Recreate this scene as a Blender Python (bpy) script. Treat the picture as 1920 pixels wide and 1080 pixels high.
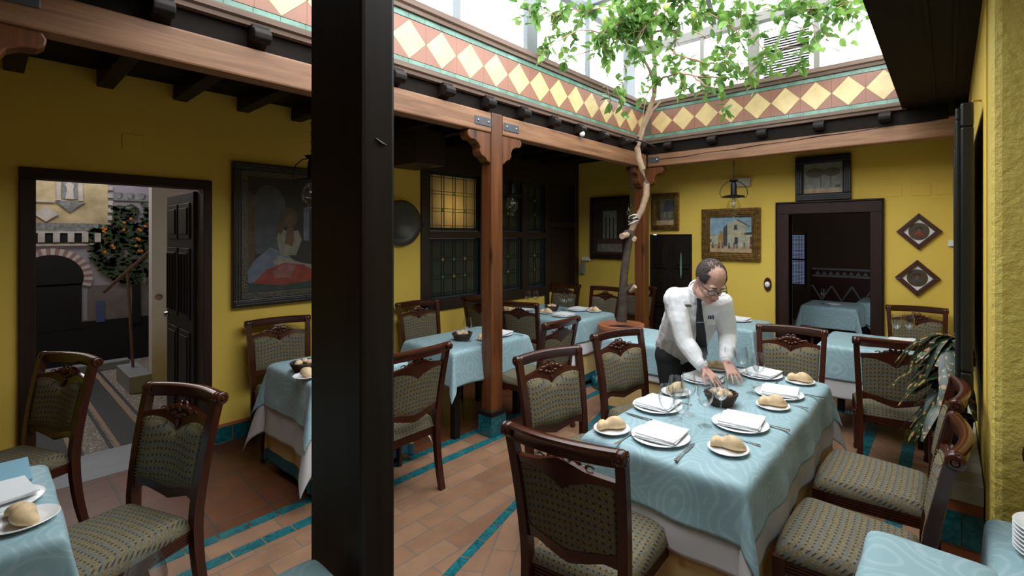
import bpy, bmesh, math, random
from mathutils import Vector, Matrix, Euler, noise
PI=math.pi; R=math.radians
for o in list(bpy.data.objects): bpy.data.objects.remove(o)
SC=bpy.context.scene; COL=SC.collection
# ------------------------------------------------------------ camera
cam=bpy.data.objects.new('camera',bpy.data.cameras.new('camera')); COL.objects.link(cam); SC.camera=cam
cam.location=(0,0,1.70); cam.rotation_euler=(PI/2,0,0.6929)
cam.data.sensor_width=36; cam.data.lens=893/1920*36
cam.data.shift_x=-77.4/1920; cam.data.shift_y=-96.8/1920; cam.data.clip_start=.03
# ------------------------------------------------------------ sky and light
W=bpy.data.worlds.new('sky'); SC.world=W; W.use_nodes=True
W.node_tree.nodes['Background'].inputs[0].default_value=(.93,.97,1,1)
W.node_tree.nodes['Background'].inputs[1].default_value=5.6
SC.view_settings.view_transform='Standard'; SC.view_settings.look='None'
SC.view_settings.exposure=0.14; SC.view_settings.gamma=1; SC.view_settings.use_curve_mapping=False
def area(name,loc,rot,sx,sy,power,col=(1,1,1),portal=False):
    d=bpy.data.lights.new(name,'AREA'); d.shape='RECTANGLE'; d.size=sx; d.size_y=sy; d.energy=power; d.color=col
    if portal: d.cycles.is_portal=True
    o=bpy.data.objects.new(name,d); COL.objects.link(o); o.location=loc; o.rotation_euler=rot; return o
def point(name,loc,power,col,r=.05):
    d=bpy.data.lights.new(name,'POINT'); d.energy=power; d.color=col; d.shadow_soft_size=r
    o=bpy.data.objects.new(name,d); COL.objects.link(o); o.location=loc; return o
area('skylight_portal',(-1.65,3.05,3.6),(0,0,0),2.8,5.1,1,portal=True)
# lamp added to light the patio mural; unseen daylight beside the near pier
area('patio_mural_lamp',(-7.9,.5,3.5),(0,R(-28),0),1.2,1.8,70,(1,.97,.93))
area('side_room_daylight',(1.15,.35,2.7),(R(38),0,R(8)),.9,.7,8,(.93,.97,1))
# ------------------------------------------------------------ materials
MATS={}
def mk(name):
    m=bpy.data.materials.new(name); m.use_nodes=True; MATS[name]=m
    nt=m.node_tree; return m,nt,nt.nodes['Principled BSDF']
def setb(b,col,rough,metal=0,spec=.5):
    b.inputs['Base Color'].default_value=(*col,1); b.inputs['Roughness'].default_value=rough
    b.inputs['Metallic'].default_value=metal; b.inputs['Specular IOR Level'].default_value=spec
def N(nt,t,**k):
    n=nt.nodes.new(t)
    for a,v in k.items():
        if a.startswith('i_'):
            key=a[2:]; key=int(key) if key.isdigit() else key.replace('_',' ')
            n.inputs[key].default_value=v
        else: setattr(n,a,v)
    return n
def coords(nt,scale=(1,1,1),rot=(0,0,0),src='Object',loc=(0,0,0)):
    tc=N(nt,'ShaderNodeTexCoord'); mp=N(nt,'ShaderNodeMapping')
    mp.inputs['Scale'].default_value=scale; mp.inputs['Rotation'].default_value=rot; mp.inputs['Location'].default_value=loc
    nt.links.new(tc.outputs[src],mp.inputs[0]); return mp.outputs[0]
def ramp(nt,fac,stops):
    r=N(nt,'ShaderNodeValToRGB'); e=r.color_ramp.elements
    while len(e)<len(stops): e.new(.5)
    for i,(p,c) in enumerate(stops): e[i].position=p; e[i].color=(*c,1) if len(c)==3 else c
    nt.links.new(fac,r.inputs[0]); return r.outputs[0]
def mixc(nt,f,a,b,mode='MIX'):
    m=N(nt,'ShaderNodeMix',data_type='RGBA',blend_type=mode)
    for s,v in ((0,f),(6,a),(7,b)):
        if hasattr(v,'is_linked') or isinstance(v,bpy.types.NodeSocket): nt.links.new(v,m.inputs[s])
        else: m.inputs[s].default_value=v if s==0 else (*v,1)
    return m.outputs[2]
def bump(nt,b,h,st=.3,dist=.01):
    n=N(nt,'ShaderNodeBump'); n.inputs['Strength'].default_value=st; n.inputs['Distance'].default_value=dist
    nt.links.new(h,n.inputs['Height']); nt.links.new(n.outputs[0],b.inputs['Normal'])
def plain(name,col,rough=.6,metal=0,spec=.5,var=0,vs=6,bmp=0,bs=60):
    m,nt,b=mk(name); setb(b,col,rough,metal,spec)
    if var:
        n=N(nt,'ShaderNodeTexNoise',i_Scale=vs,i_Detail=5); nt.links.new(coords(nt),n.inputs[0])
        c=ramp(nt,n.outputs[0],[(.3,tuple(x*(1-var) for x in col)),(.7,tuple(min(1,x*(1+var)) for x in col))])
        nt.links.new(c,b.inputs[0])
    if bmp:
        n=N(nt,'ShaderNodeTexNoise',i_Scale=bs,i_Detail=4); nt.links.new(coords(nt),n.inputs[0]); bump(nt,b,n.outputs[0],bmp)
    return m
def wood(name,c1,c2,rough=.4,axis='z',sc=1.0,knots=False,spec=.5):
    m,nt,b=mk(name); setb(b,c1,rough,0,spec)
    s={'x':(1.2,22,22),'y':(22,1.2,22),'z':(22,22,1.2)}[axis]
    co=coords(nt,tuple(v*sc for v in s))
    n=N(nt,'ShaderNodeTexNoise',i_Scale=1.0,i_Detail=6,i_Roughness=.6,i_Distortion=.6); nt.links.new(co,n.inputs[0])
    c=ramp(nt,n.outputs[0],[(.3,c1),(.52,tuple((a+b_)/2 for a,b_ in zip(c1,c2))),(.72,c2)])
    if knots:
        s2={'x':(1.5,6,6),'y':(6,1.5,6),'z':(6,6,1.5)}[axis]
        v=N(nt,'ShaderNodeTexVoronoi',i_Scale=1.0); nt.links.new(coords(nt,s2),v.inputs[0])
        k=ramp(nt,v.outputs[0],[(.05,(0.25,.2,.18)),(.16,(1,1,1))])
        c=mixc(nt,1.0,c,k,'MULTIPLY')
    nt.links.new(c,b.inputs[0]); bump(nt,b,n.outputs[0],.15,.004); return m
MAH=wood('mahogany',(.028,.007,.0035),(.068,.017,.007),.24,'z',.6)
MAHX=wood('mahogany_rail',(.034,.008,.004),(.08,.020,.008),.22,'x',.6)
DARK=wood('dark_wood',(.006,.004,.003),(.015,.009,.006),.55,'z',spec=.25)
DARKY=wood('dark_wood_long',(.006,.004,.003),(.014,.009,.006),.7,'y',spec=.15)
DOORW=wood('door_frame_wood',(.016,.006,.004),(.034,.014,.009),.5,'z',spec=.3)
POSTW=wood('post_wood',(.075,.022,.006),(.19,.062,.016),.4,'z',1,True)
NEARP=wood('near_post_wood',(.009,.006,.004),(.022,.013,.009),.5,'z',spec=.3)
BEAMY=wood('beam_wood_long',(.15,.062,.026),(.37,.19,.095),.55,'y',1,True)
BEAMX=wood('beam_wood_cross',(.15,.062,.026),(.37,.19,.095),.55,'x',1,True)
TRIMY=wood('weathered_trim',(.12,.075,.05),(.24,.16,.12),.7,'y')
TRIMX=wood('weathered_trim_cross',(.12,.075,.05),(.24,.16,.12),.7,'x')
WALLM=plain('yellow_wall',(.74,.52,.085),.75,var=.05,vs=2,bmp=.12,bs=18)
def stucco():
    m,nt,b=mk('yellow_stucco'); setb(b,(.50,.35,.05),.7)
    co=coords(nt); n=N(nt,'ShaderNodeTexNoise',i_Scale=28,i_Detail=6,i_Roughness=.6); nt.links.new(co,n.inputs[0])
    n2=N(nt,'ShaderNodeTexNoise',i_Scale=3,i_Detail=3); nt.links.new(co,n2.inputs[0])
    nt.links.new(ramp(nt,n2.outputs[0],[(.3,(.62,.47,.09)),(.7,(.72,.56,.13))]),b.inputs[0]); bump(nt,b,n.outputs[0],.8,.02); return m
STUC=stucco()
BLACK=plain('black_paint',(.008,.008,.009),.4); IRON=plain('black_iron',(.012,.012,.013),.45,.6)
STEEL=plain('steel',(.62,.62,.62),.18,1); GREYMET=plain('grey_strap',(.09,.10,.11),.5,.5); PEWTER=plain('pewter',(.055,.055,.045),.4,.6)
CHINA=plain('white_china',(.82,.83,.84),.15); NAPK=plain('white_napkin',(.80,.81,.82),.8); WHITE=plain('white_paint',(.75,.75,.74),.5)
SHIRT=plain('white_shirt',(.82,.82,.84),.75,var=.03,vs=15); TROU=plain('black_trousers',(.010,.011,.013),.8); TIEM=plain('black_tie',(.008,.009,.013),.6)
def skinm():
    m,nt,b=mk('skin'); setb(b,(.56,.32,.25),.5); b.inputs['Subsurface Weight'].default_value=.06
    n=N(nt,'ShaderNodeTexNoise',i_Scale=14,i_Detail=3); nt.links.new(coords(nt),n.inputs[0])
    nt.links.new(ramp(nt,n.outputs[0],[(.35,(.52,.28,.22)),(.65,(.62,.37,.29))]),b.inputs[0]); return m
SKIN=skinm(); HAIR=plain('grey_brown_hair',(.055,.04,.035),.6,var=.5,vs=60,bmp=.5,bs=200); EYEW=plain('eye_white',(.7,.7,.7),.3); LIPS=plain('lips',(.42,.16,.13),.5)
TERRA=plain('terracotta',(.36,.12,.05),.55,var=.2,vs=5); SOIL=plain('soil',(.03,.018,.01),.9)
BREAD=plain('bread_crust',(.72,.52,.30),.65,var=.18,vs=25); BREADP=plain('wrapped_bread',(.62,.45,.33),.35,var=.4,vs=45)
WICK=plain('dark_wicker',(.055,.03,.02),.5,var=.4,vs=90)
BARK=plain('pale_bark',(.33,.22,.14),.75,var=.2,vs=14,bmp=.3,bs=40); BARKD=plain('dark_bark',(.06,.04,.028),.85,var=.4,vs=14,bmp=.6,bs=30)
CUT=plain('cut_wood',(.42,.30,.20),.7,var=.2,vs=30); LEMON=plain('green_lemon',(.33,.42,.08),.45)
GILT=plain('gilt_frame',(.20,.11,.03),.35,.6,var=.5,vs=20); SILVF=plain('silvered_frame',(.08,.07,.055),.4,.5,var=.4,vs=50,bmp=.5,bs=60)
BWOOD=plain('brown_frame',(.06,.02,.012),.35); ALU=plain('grey_aluminium',(.20,.19,.175),.5,.3); ALUC=plain('grey_frame_cool',(.17,.19,.2),.5,.3)
TILEW=plain('ledge_tile',(.42,.42,.40),.3,var=.08); GROUT=plain('grout',(.14,.12,.105),.9)
def leafm(name,c,c2,tr=.5):
    m,nt,b=mk(name); setb(b,c,.4)
    n=N(nt,'ShaderNodeTexNoise',i_Scale=5,i_Detail=2); nt.links.new(coords(nt),n.inputs[0])
    cc=ramp(nt,n.outputs[0],[(.35,c),(.65,c2)]); nt.links.new(cc,b.inputs[0])
    t=N(nt,'ShaderNodeBsdfTranslucent'); nt.links.new(cc,t.inputs[0]); mx=N(nt,'ShaderNodeMixShader'); mx.inputs[0].default_value=tr
    nt.links.new(b.outputs[0],mx.inputs[1]); nt.links.new(t.outputs[0],mx.inputs[2]); nt.links.new(mx.outputs[0],nt.nodes['Material Output'].inputs[0]); return m
LEAF=leafm('lemon_leaf',(.07,.17,.035),(.20,.36,.07),.45)
def croton():
    m,nt,b=mk('croton_leaf'); setb(b,(.03,.06,.02),.35)
    n=N(nt,'ShaderNodeTexNoise',i_Scale=34,i_Detail=2); nt.links.new(coords(nt),n.inputs[0])
    nt.links.new(ramp(nt,n.outputs[0],[(.5,(.012,.028,.012)),(.58,(.03,.06,.02)),(.62,(.40,.24,.07)),(.7,(.42,.15,.10))]),b.inputs[0]); return m
CROT=croton()
def glassm(name='clear_glass',tint=(1,1,1),base=.06):
    m,nt,b=mk(name); nt.nodes.remove(b)
    t=N(nt,'ShaderNodeBsdfTransparent'); t.inputs[0].default_value=(*tint,1); g=N(nt,'ShaderNodeBsdfGlossy'); g.inputs['Roughness'].default_value=.02
    lw=N(nt,'ShaderNodeLayerWeight'); lw.inputs[0].default_value=.35
    mr=N(nt,'ShaderNodeMapRange'); mr.inputs[3].default_value=base; mr.inputs[4].default_value=.75; nt.links.new(lw.outputs['Facing'],mr.inputs[0])
    p=N(nt,'ShaderNodeMath',operation='POWER'); p.inputs[1].default_value=1.6; nt.links.new(mr.outputs[0],p.inputs[0])
    mx=N(nt,'ShaderNodeMixShader'); nt.links.new(p.outputs[0],mx.inputs[0]); nt.links.new(t.outputs[0],mx.inputs[1]); nt.links.new(g.outputs[0],mx.inputs[2])
    nt.links.new(mx.outputs[0],nt.nodes['Material Output'].inputs[0]); return m
GLASS=glassm('clear_glass',(.965,.975,.975),.08); PANE=glassm('window_glass',(.97,.99,1),.04)
def emis(name,c,s):
    m,nt,b=mk(name); setb(b,(0,0,0),.5); b.inputs['Emission Color'].default_value=(*c,1); b.inputs['Emission Strength'].default_value=s; return m
# blue damask cloth with paisley swirls woven in
def damask(name,c,c2,amt=1):
    m,nt,b=mk(name); setb(b,c,.55); b.inputs['Sheen Weight'].default_value=.15
    co=coords(nt,(1,1,.9))
    v=N(nt,'ShaderNodeTexVoronoi',i_Scale=4.2); v.inputs['Randomness'].default_value=.9
    nz=N(nt,'ShaderNodeTexNoise',i_Scale=3.5,i_Detail=1); nt.links.new(co,nz.inputs[0])
    add=N(nt,'ShaderNodeVectorMath',operation='MULTIPLY_ADD'); nt.links.new(nz.outputs['Color'],add.inputs[0]); add.inputs[1].default_value=(.28,.28,.28); nt.links.new(co,add.inputs[2])
    nt.links.new(add.outputs[0],v.inputs[0])
    mu=N(nt,'ShaderNodeMath',operation='MULTIPLY'); mu.inputs[1].default_value=48; nt.links.new(v.outputs[0],mu.inputs[0])
    si=N(nt,'ShaderNodeMath',operation='SINE'); nt.links.new(mu.outputs[0],si.inputs[0])
    n3=N(nt,'ShaderNodeTexNoise',i_Scale=70,i_Detail=2); nt.links.new(co,n3.inputs[0])
    m2=N(nt,'ShaderNodeMath',operation='MULTIPLY'); nt.links.new(si.outputs[0],m2.inputs[0]); nt.links.new(n3.outputs[0],m2.inputs[1])
    f=ramp(nt,m2.outputs[0],[(.1,(0,0,0)),(.45,(amt,amt,amt))])
    nt.links.new(mixc(nt,f,c,c2),b.inputs[0])
    n4=N(nt,'ShaderNodeTexNoise',i_Scale=6,i_Detail=3); nt.links.new(co,n4.inputs[0]); bump(nt,b,n4.outputs[0],.35,.02); return m
BLUE=damask('blue_damask',(.255,.405,.445),(.325,.465,.50))
UNDER=plain('white_undercloth',(.56,.55,.56),.8); NAPB=plain('blue_cover',(.22,.44,.55),.7)
def ochre():
    m,nt,b=mk('ochre_cloth'); setb(b,(.5,.33,.12),.8); co=coords(nt,(9,9,9))
    w=N(nt,'ShaderNodeTexVoronoi',i_Scale=1.0); w.inputs['Randomness'].default_value=.3; nt.links.new(co,w.inputs[0])
    nt.links.new(ramp(nt,w.outputs[0],[(.12,(.50,.22,.06)),(.25,(.56,.40,.17)),(.8,(.52,.35,.13))]),b.inputs[0]); return m
OCHRE=ochre(); TEALF=plain('teal_hem',(.01,.10,.13),.7)
def tealtile():
    m,nt,b=mk('teal_tile'); setb(b,(.01,.13,.15),.2)
    n=N(nt,'ShaderNodeTexNoise',i_Scale=22,i_Detail=4,i_Distortion=1.5); nt.links.new(coords(nt),n.inputs[0])
    nt.links.new(ramp(nt,n.outputs[0],[(.3,(.004,.065,.085)),(.7,(.018,.17,.19))]),b.inputs[0]); return m
TEAL=tealtile()
GREENT=plain('green_tile',(.12,.27,.20),.25,var=.3,vs=9); FRED=plain('frieze_terracotta',(.30,.13,.08),.4,var=.1,vs=3)
FYEL=plain('frieze_yellow',(.70,.52,.24),.3,var=.16,vs=7)
def brickf(name,bw,bh,c1,c2,mort,rot=0,off=.5,loc=(0,0,0),rough=.55,ms=.004):
    m,nt,b=mk(name); setb(b,c1,rough); co=coords(nt,(1,1,1),(0,0,rot),'Object',loc)
    t=N(nt,'ShaderNodeTexBrick',offset=off,i_Scale=1.0); nt.links.new(co,t.inputs[0])
    t.inputs['Brick Width'].default_value=bw; t.inputs['Row Height'].default_value=bh; t.inputs['Mortar Size'].default_value=ms; t.inputs['Mortar Smooth'].default_value=.2
    t.inputs['Color1'].default_value=(*c1,1); t.inputs['Color2'].default_value=(*c2,1); t.inputs['Mortar'].default_value=(*mort,1); t.inputs['Bias'].default_value=0
    n=N(nt,'ShaderNodeTexNoise',i_Scale=7,i_Detail=5); nt.links.new(co,n.inputs[0])
    k=ramp(nt,n.outputs[0],[(.3,(.75,.75,.75)),(.7,(1.15,1.1,1.05))])
    nt.links.new(mixc(nt,.8,t.outputs[0],k,'MULTIPLY'),b.inputs[0])
    inv=N(nt,'ShaderNodeMath',operation='SUBTRACT'); inv.inputs[0].default_value=1; nt.links.new(t.outputs['Fac'],inv.inputs[1]); bump(nt,b,inv.outputs[0],.5,.004); return m
GALF=brickf('gallery_floor_tiles',.30,.30,(.10,.030,.011),(.135,.042,.016),(.055,.045,.038),0,0,(.02,.02,0),.38,.006)
CRTF=brickf('court_bricks',.36,.135,(.29,.165,.095),(.22,.108,.058),(.17,.125,.095),PI/2,.5,(.05,.02,0),.5,.005)
CRTG=brickf('court_bricks_turned',.36,.135,(.28,.16,.095),(.22,.108,.058),(.17,.125,.095),R(58),.5,(.0,.0,0),.5,.005)
# chair fabric: olive ground, blue-grey wavy stripes and rows of dark diamonds
def fabric():
    m,nt,b=mk('olive_fabric'); setb(b,(.2,.16,.09),.85)
    tc=N(nt,'ShaderNodeTexCoord'); sx=N(nt,'ShaderNodeSeparateXYZ'); nt.links.new(tc.outputs['Object'],sx.inputs[0])
    ad=N(nt,'ShaderNodeMath',operation='ADD'); nt.links.new(sx.outputs[1],ad.inputs[0]); nt.links.new(sx.outputs[2],ad.inputs[1])
    cb=N(nt,'ShaderNodeCombineXYZ'); nt.links.new(sx.outputs[0],cb.inputs[0]); nt.links.new(ad.outputs[0],cb.inputs[1])
    v=N(nt,'ShaderNodeTexVoronoi',voronoi_dimensions='2D',i_Scale=42.0); v.inputs['Randomness'].default_value=0.0; nt.links.new(cb.outputs[0],v.inputs[0])
    dots=ramp(nt,v.outputs[0],[(.14,(1,1,1)),(.24,(0,0,0))])
    w=N(nt,'ShaderNodeTexWave',wave_type='BANDS',bands_direction='Y',i_Scale=6.685,i_Distortion=1.6,i_Detail=1); w.inputs['Detail Scale'].default_value=9; nt.links.new(cb.outputs[0],w.inputs[0])
    st=ramp(nt,w.outputs[0],[(.80,(0,0,0)),(.97,(.75,.75,.75))])
    n=N(nt,'ShaderNodeTexNoise',i_Scale=190,i_Detail=2); nt.links.new(tc.outputs['Object'],n.inputs[0])
    g=ramp(nt,n.outputs[0],[(.3,(.085,.068,.034)),(.7,(.215,.175,.095))])
    c=mixc(nt,st,g,(.10,.115,.115)); c=mixc(nt,dots,c,(.022,.02,.022)); nt.links.new(c,b.inputs[0]); bump(nt,b,n.outputs[0],.2,.003); return m
FAB=fabric()
# ------------------------------------------------------------ mesh builder
class MB:
    def __init__(s): s.v=[]; s.f=[]; s.m=[]; s.mi=0; s.T=None
    def add(s,vs,fs):
        o=len(s.v); s.v+= [tuple(s.T@Vector(p)) if s.T else tuple(p) for p in vs]
        s.f+= [tuple(i+o for i in f) for f in fs]; s.m+=[s.mi]*len(fs); return s
    def box(s,x0,x1,y0,y1,z0,z1):
        return s.add([(x0,y0,z0),(x1,y0,z0),(x1,y1,z0),(x0,y1,z0),(x0,y0,z1),(x1,y0,z1),(x1,y1,z1),(x0,y1,z1)],
          [(0,3,2,1),(4,5,6,7),(0,1,5,4),(1,2,6,5),(2,3,7,6),(3,0,4,7)])
    def prism(s,poly,d0,d1,ax='x'):
        # polygon (a,b) extruded along ax
        f={'x':lambda a,b,d:(d,a,b),'y':lambda a,b,d:(a,d,b),'z':lambda a,b,d:(a,b,d)}[ax]
        n=len(poly); vs=[f(a,b,d0) for a,b in poly]+[f(a,b,d1) for a,b in poly]
        return s.add(vs,[tuple(range(n)),tuple(range(2*n-1,n-1,-1))]+[(i,i+n,(i+1)%n+n,(i+1)%n) for i in range(n)])
    def lathe(s,prof,n=20,c=(0,0,0),ax='z',caps=True):
        vs=[];fs=[]
        for r,h in prof:
            for k in range(n):
                a=2*PI*k/n; p=(r*math.cos(a),r*math.sin(a),h)
                if ax=='x': p=(p[2],p[0],p[1])
                if ax=='y': p=(p[0],p[2],p[1])
                vs.append((p[0]+c[0],p[1]+c[1],p[2]+c[2]))
        for i in range(len(prof)-1):
            for k in range(n): fs.append((i*n+k,i*n+(k+1)%n,(i+1)*n+(k+1)%n,(i+1)*n+k))
        if caps: fs+= [tuple(range(n-1,-1,-1)),tuple(range((len(prof)-1)*n,len(prof)*n))]
        return s.add(vs,fs)
    def sweep(s,path,sec,caps=True,up=(0,0,1)):
        # sec: function(i,t)->list of (a,b) or constant list ; frame by up
        P=[Vector(p) for p in path]; vs=[];fs=[]; n=None; last=None
        for i,p in enumerate(P):
            t=(P[min(i+1,len(P)-1)]-P[max(i-1,0)]).normalized(); u=Vector(up)
            if abs(t.dot(u))>.97: u=Vector((0,1,0)) if last is None else last
            a=t.cross(u).normalized(); b=a.cross(t).normalized(); last=b
            q=sec(i) if callable(sec) else sec; n=len(q)
            vs+= [tuple(p+a*x+b*y) for x,y in q]
        for i in range(len(P)-1):
            for k in range(n): fs.append((i*n+k,i*n+(k+1)%n,(i+1)*n+(k+1)%n,(i+1)*n+k))
        if caps: fs+= [tuple(range(n-1,-1,-1)),tuple(range((len(P)-1)*n,len(P)*n))]
        return s.add(vs,fs)
    def tube(s,path,r,n=8,caps=True):
        rr=r if hasattr(r,'__len__') else [r]*len(path)
        return s.sweep(path,lambda i:[(rr[i]*math.cos(2*PI*k/n),rr[i]*math.sin(2*PI*k/n)) for k in range(n)],caps)
    def ball(s,c,r,n=10,m=6):
        rx,ry,rz=r if hasattr(r,'__len__') else (r,r,r); vs=[(c[0],c[1],c[2]-rz)]; fs=[]
        for i in range(1,m):
            a=-PI/2+PI*i/m
            for k in range(n): b=2*PI*k/n; vs.append((c[0]+rx*math.cos(a)*math.cos(b),c[1]+ry*math.cos(a)*math.sin(b),c[2]+rz*math.sin(a)))
        vs.append((c[0],c[1],c[2]+rz)); L=len(vs)-1
        for k in range(n): fs.append((0,1+(k+1)%n,1+k)); fs.append((L,L-n+k,L-n+(k+1)%n))
        for i in range(m-2):
            for k in range(n): a=1+i*n; fs.append((a+k,a+(k+1)%n,a+n+(k+1)%n,a+n+k))
        return s.add(vs,fs)
    def grid(s,fn,nu,nv,thick=None):
        vs=[fn(i/nu,j/nv) for j in range(nv+1) for i in range(nu+1)]; w=nu+1
        fs=[(j*w+i,j*w+i+1,(j+1)*w+i+1,(j+1)*w+i) for j in range(nv) for i in range(nu)]
        return s.add(vs,fs)
    def slab(s,f0,f1,nu,nv):
        # closed solid between two surfaces
        w=nu+1; A=[f0(i/nu,j/nv) for j in range(nv+1) for i in range(nu+1)]; B=[f1(i/nu,j/nv) for j in range(nv+1) for i in range(nu+1)]; K=len(A)
        fs=[]
        for j in range(nv):
            for i in range(nu):
                a,b,c,d=j*w+i,j*w+i+1,(j+1)*w+i+1,(j+1)*w+i; fs.append((a,b,c,d)); fs.append((K+d,K+c,K+b,K+a))
        for i in range(nu): fs.append((i+1,i,K+i,K+i+1)); a=nv*w+i; fs.append((a,a+1,K+a+1,K+a))
        for j in range(nv): a=j*w; b=a+w; fs.append((a,b,K+b,K+a)); a=j*w+nu; b=a+w; fs.append((b,a,K+a,K+b))
        return s.add(A+B,fs)
    def build(s,name,mats,parent=None,smooth=None,bevel=0,sub=0,solid=0,fix=True):
        me=bpy.data.meshes.new(name); me.from_pydata(s.v,[],s.f)
        for m in (mats if isinstance(mats,(list,tuple)) else [mats]): me.materials.append(m)
        me.polygons.foreach_set('material_index',s.m); me.update()
        if fix:
            b=bmesh.new(); b.from_mesh(me); bmesh.ops.recalc_face_normals(b,faces=b.faces); b.to_mesh(me); b.free()
        if smooth:
            me.polygons.foreach_set('use_smooth',[True]*len(me.polygons)); me.set_sharp_from_angle(angle=R(smooth))
        o=bpy.data.objects.new(name,me); COL.objects.link(o)
        if parent: o.parent=parent
        if bevel: q=o.modifiers.new('bevel','BEVEL'); q.width=bevel; q.segments=2; q.limit_method='ANGLE'; q.angle_limit=R(40)
        if solid: q=o.modifiers.new('solid','SOLIDIFY'); q.thickness=solid; q.offset=-1
        if sub: q=o.modifiers.new('sub','SUBSURF'); q.levels=sub; q.render_levels=sub
        return o
def tag(o,label,cat,group=None,kind=None):
    if label: o['label']=label
    if cat: o['category']=cat
    if group: o['group']=group
    if kind: o['kind']=kind
    return o
def struct(o): o['kind']='structure'; return o
def empty(name,loc,rz=0,label=None,cat=None,group=None):
    o=bpy.data.objects.new(name,None); COL.objects.link(o); o.location=loc; o.rotation_euler=(0,0,rz); o.empty_display_size=.1
    return tag(o,label,cat,group)
def kids(o): return [c for c in bpy.data.objects if c.parent==o]
def copytree(o,parent=None):
    c=o.copy(); COL.objects.link(c); c.parent=parent
    for k in kids(o): copytree(k,c)
    return c
def place(proto,used,loc,rz,label,group=None,scale=None):
    o=proto if not used[0] else copytree(proto); used[0]=True
    o.location=loc; o.rotation_euler=(0,0,rz); o['label']=label
    if group: o['group']=group
    if scale: o.scale=scale
    return o
# ============================================================ THE ROOM
XL,YB=-4.62,6.20
# floors
struct(MB().box(-4.62,-3.15,-3,6.3,-.1,0).build('floor',GALF))
# court floor is laid in two directions either side of the slanting teal line
D0=(-1.50,.05); D1=(-2.60,3.95)
struct(MB().prism([(-2.96,-3),(-.64,-3),D0,D1,(-2.60,6.3),(-2.96,6.3)],-.1,0,'z').build('floor.001',CRTF))
struct(MB().prism([(-.64,-3),(1.6,-3),(1.6,6.3),(-2.60,6.3),D1,D0],-.1,0,'z').build('floor.002',CRTG))
struct(MB().box(-3.15,-2.96,-3,6.3,-.1,0).build('floor.003',CRTF))
# teal tile strips
def strip(name,p0,p1,w,L=.155):
    m=MB(); a=Vector(p0); d=Vector(p1)-a; n=int(d.length/L); t=d.normalized(); s=Vector((-t.y,t.x))*w/2
    for k in range(n):
        q0=a+t*(k*L+.004); q1=a+t*((k+1)*L-.004)
        m.prism([(q0-s)[:],(q1-s)[:],(q1+s)[:],(q0+s)[:]],-.02,.0025,'z')
    return struct(m.build(name,TEAL))
strip('trim_1',(-3.17,-1),(-3.17,6.1),.075); strip('trim_2',(-2.94,-1),(-2.94,6.1),.075)
strip('trim_3',(-1.52,0),(D1[0],D1[1]),.055); strip('trim_4',(-.52,4.1),(-.52,6.1),.08); strip('trim_5',(-.25,3.3),(-.25,6.1),.08)
strip('trim_6',(-2.9,5.35),(.1,5.35),.08)
# left wall with the doorway to the patio (Y .235-1.147, to z 2.09)
struct(MB().box(XL-.14,XL,-3,.235,0,3.0).box(XL-.14,XL,1.147,3.2,0,3.0).box(XL-.14,XL,.235,1.147,2.09,3.0).build('wall_left',WALLM))
struct(MB().box(XL-.14,XL,3.2,6.3,0,.86).box(XL-.14,XL,6.16,6.3,.86,3.0).build('wall_left_far',WALLM))
# baseboard of teal tiles with a terracotta cap
m=MB()
for a,b in ((1.21,3.2),(3.2,6.18),(-3,.16)):
    n=max(1,int((b-a)/.14)); s=(b-a)/n
    for k in range(n): m.mi=0; m.box(XL,XL+.015,a+k*s+.003,a+(k+1)*s-.003,0,.125)
    m.mi=1; m.box(XL,XL+.018,a,b,.127,.15)
struct(m.build('baseboard_left',[TEAL,TERRA]))
# door frame left
m=MB().box(XL-.14,XL+.03,.16,.236,0,2.08).box(XL-.14,XL+.03,1.146,1.205,0,2.08).box(XL-.14,XL+.03,.16,1.205,2.08,2.15)
struct(m.build('door_1',DOORW,bevel=.006))
# back wall: doorway (X -1.47..-.656, z 1.965), small low door niche (X -3.34..-2.69)
m=MB().box(-4.76,-3.34,YB,YB+.14,0,3).box(-2.69,-1.47,YB,YB+.14,0,3).box(-3.34,-2.69,YB,YB+.14,1.73,3).box(-1.47,-.656,YB,YB+.14,1.965,3).box(-.656,.3,YB,YB+.14,0,3)
struct(m.build('wall_back',WALLM))
m=MB(); fr=.12
m.box(-1.60,-1.47,YB-.035,YB+.14,0,1.965).box(-.656,-.545,YB-.035,YB+.14,0,1.965).box(-1.60,-.545,YB-.035,YB+.14,1.965,2.09)
m.box(-1.615,-1.60,YB-.05,YB,0,2.09).box(-.545,-.53,YB-.05,YB,0,2.09).box(-1.615,-.53,YB-.05,YB,2.09,2.11)
struct(m.build('door_2',DOORW,bevel=.006))
# low panelled door in the niche
d=MB().box(-3.34,-2.69,YB+.02,YB+.06,0,1.72).build('door_3',DARK); struct(d)
m=MB()
for cx in (-3.18,-2.85):
    for z0,z1 in ((.15,.6),(.7,1.15),(1.25,1.6)):
        m.box(cx-.11,cx+.11,YB-.0,YB+.025,z0,z1); m.box(cx-.07,cx+.07,YB-.012,YB+.02,z0+.05,z1-.05)
m.build('door_panel',DARK,d,bevel=.008)
MB().prism([(-2.84+.012*math.cos(a),1.3+.18*math.sin(a)) for a in [k*PI/4 for k in range(8)]],YB-.03,YB-.012,'y').build('door_pull',GREENT,d)
# right wall, stucco pier and near enclosure
struct(MB().box(.13,.33,2.90,6.34,0,3.05).build('wall_right',WALLM))
o=MB().box(.135,1.7,2.62,2.9,0,3.4).build('wall_pier',STUC,bevel=.03); struct(o)
struct(MB().box(1.6,1.75,-3,2.7,0,3.4).build('wall_right_near',WALLM))
struct(MB().box(-4.76,1.75,-3.15,-3,0,3.0).build('wall_front',WALLM))
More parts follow.
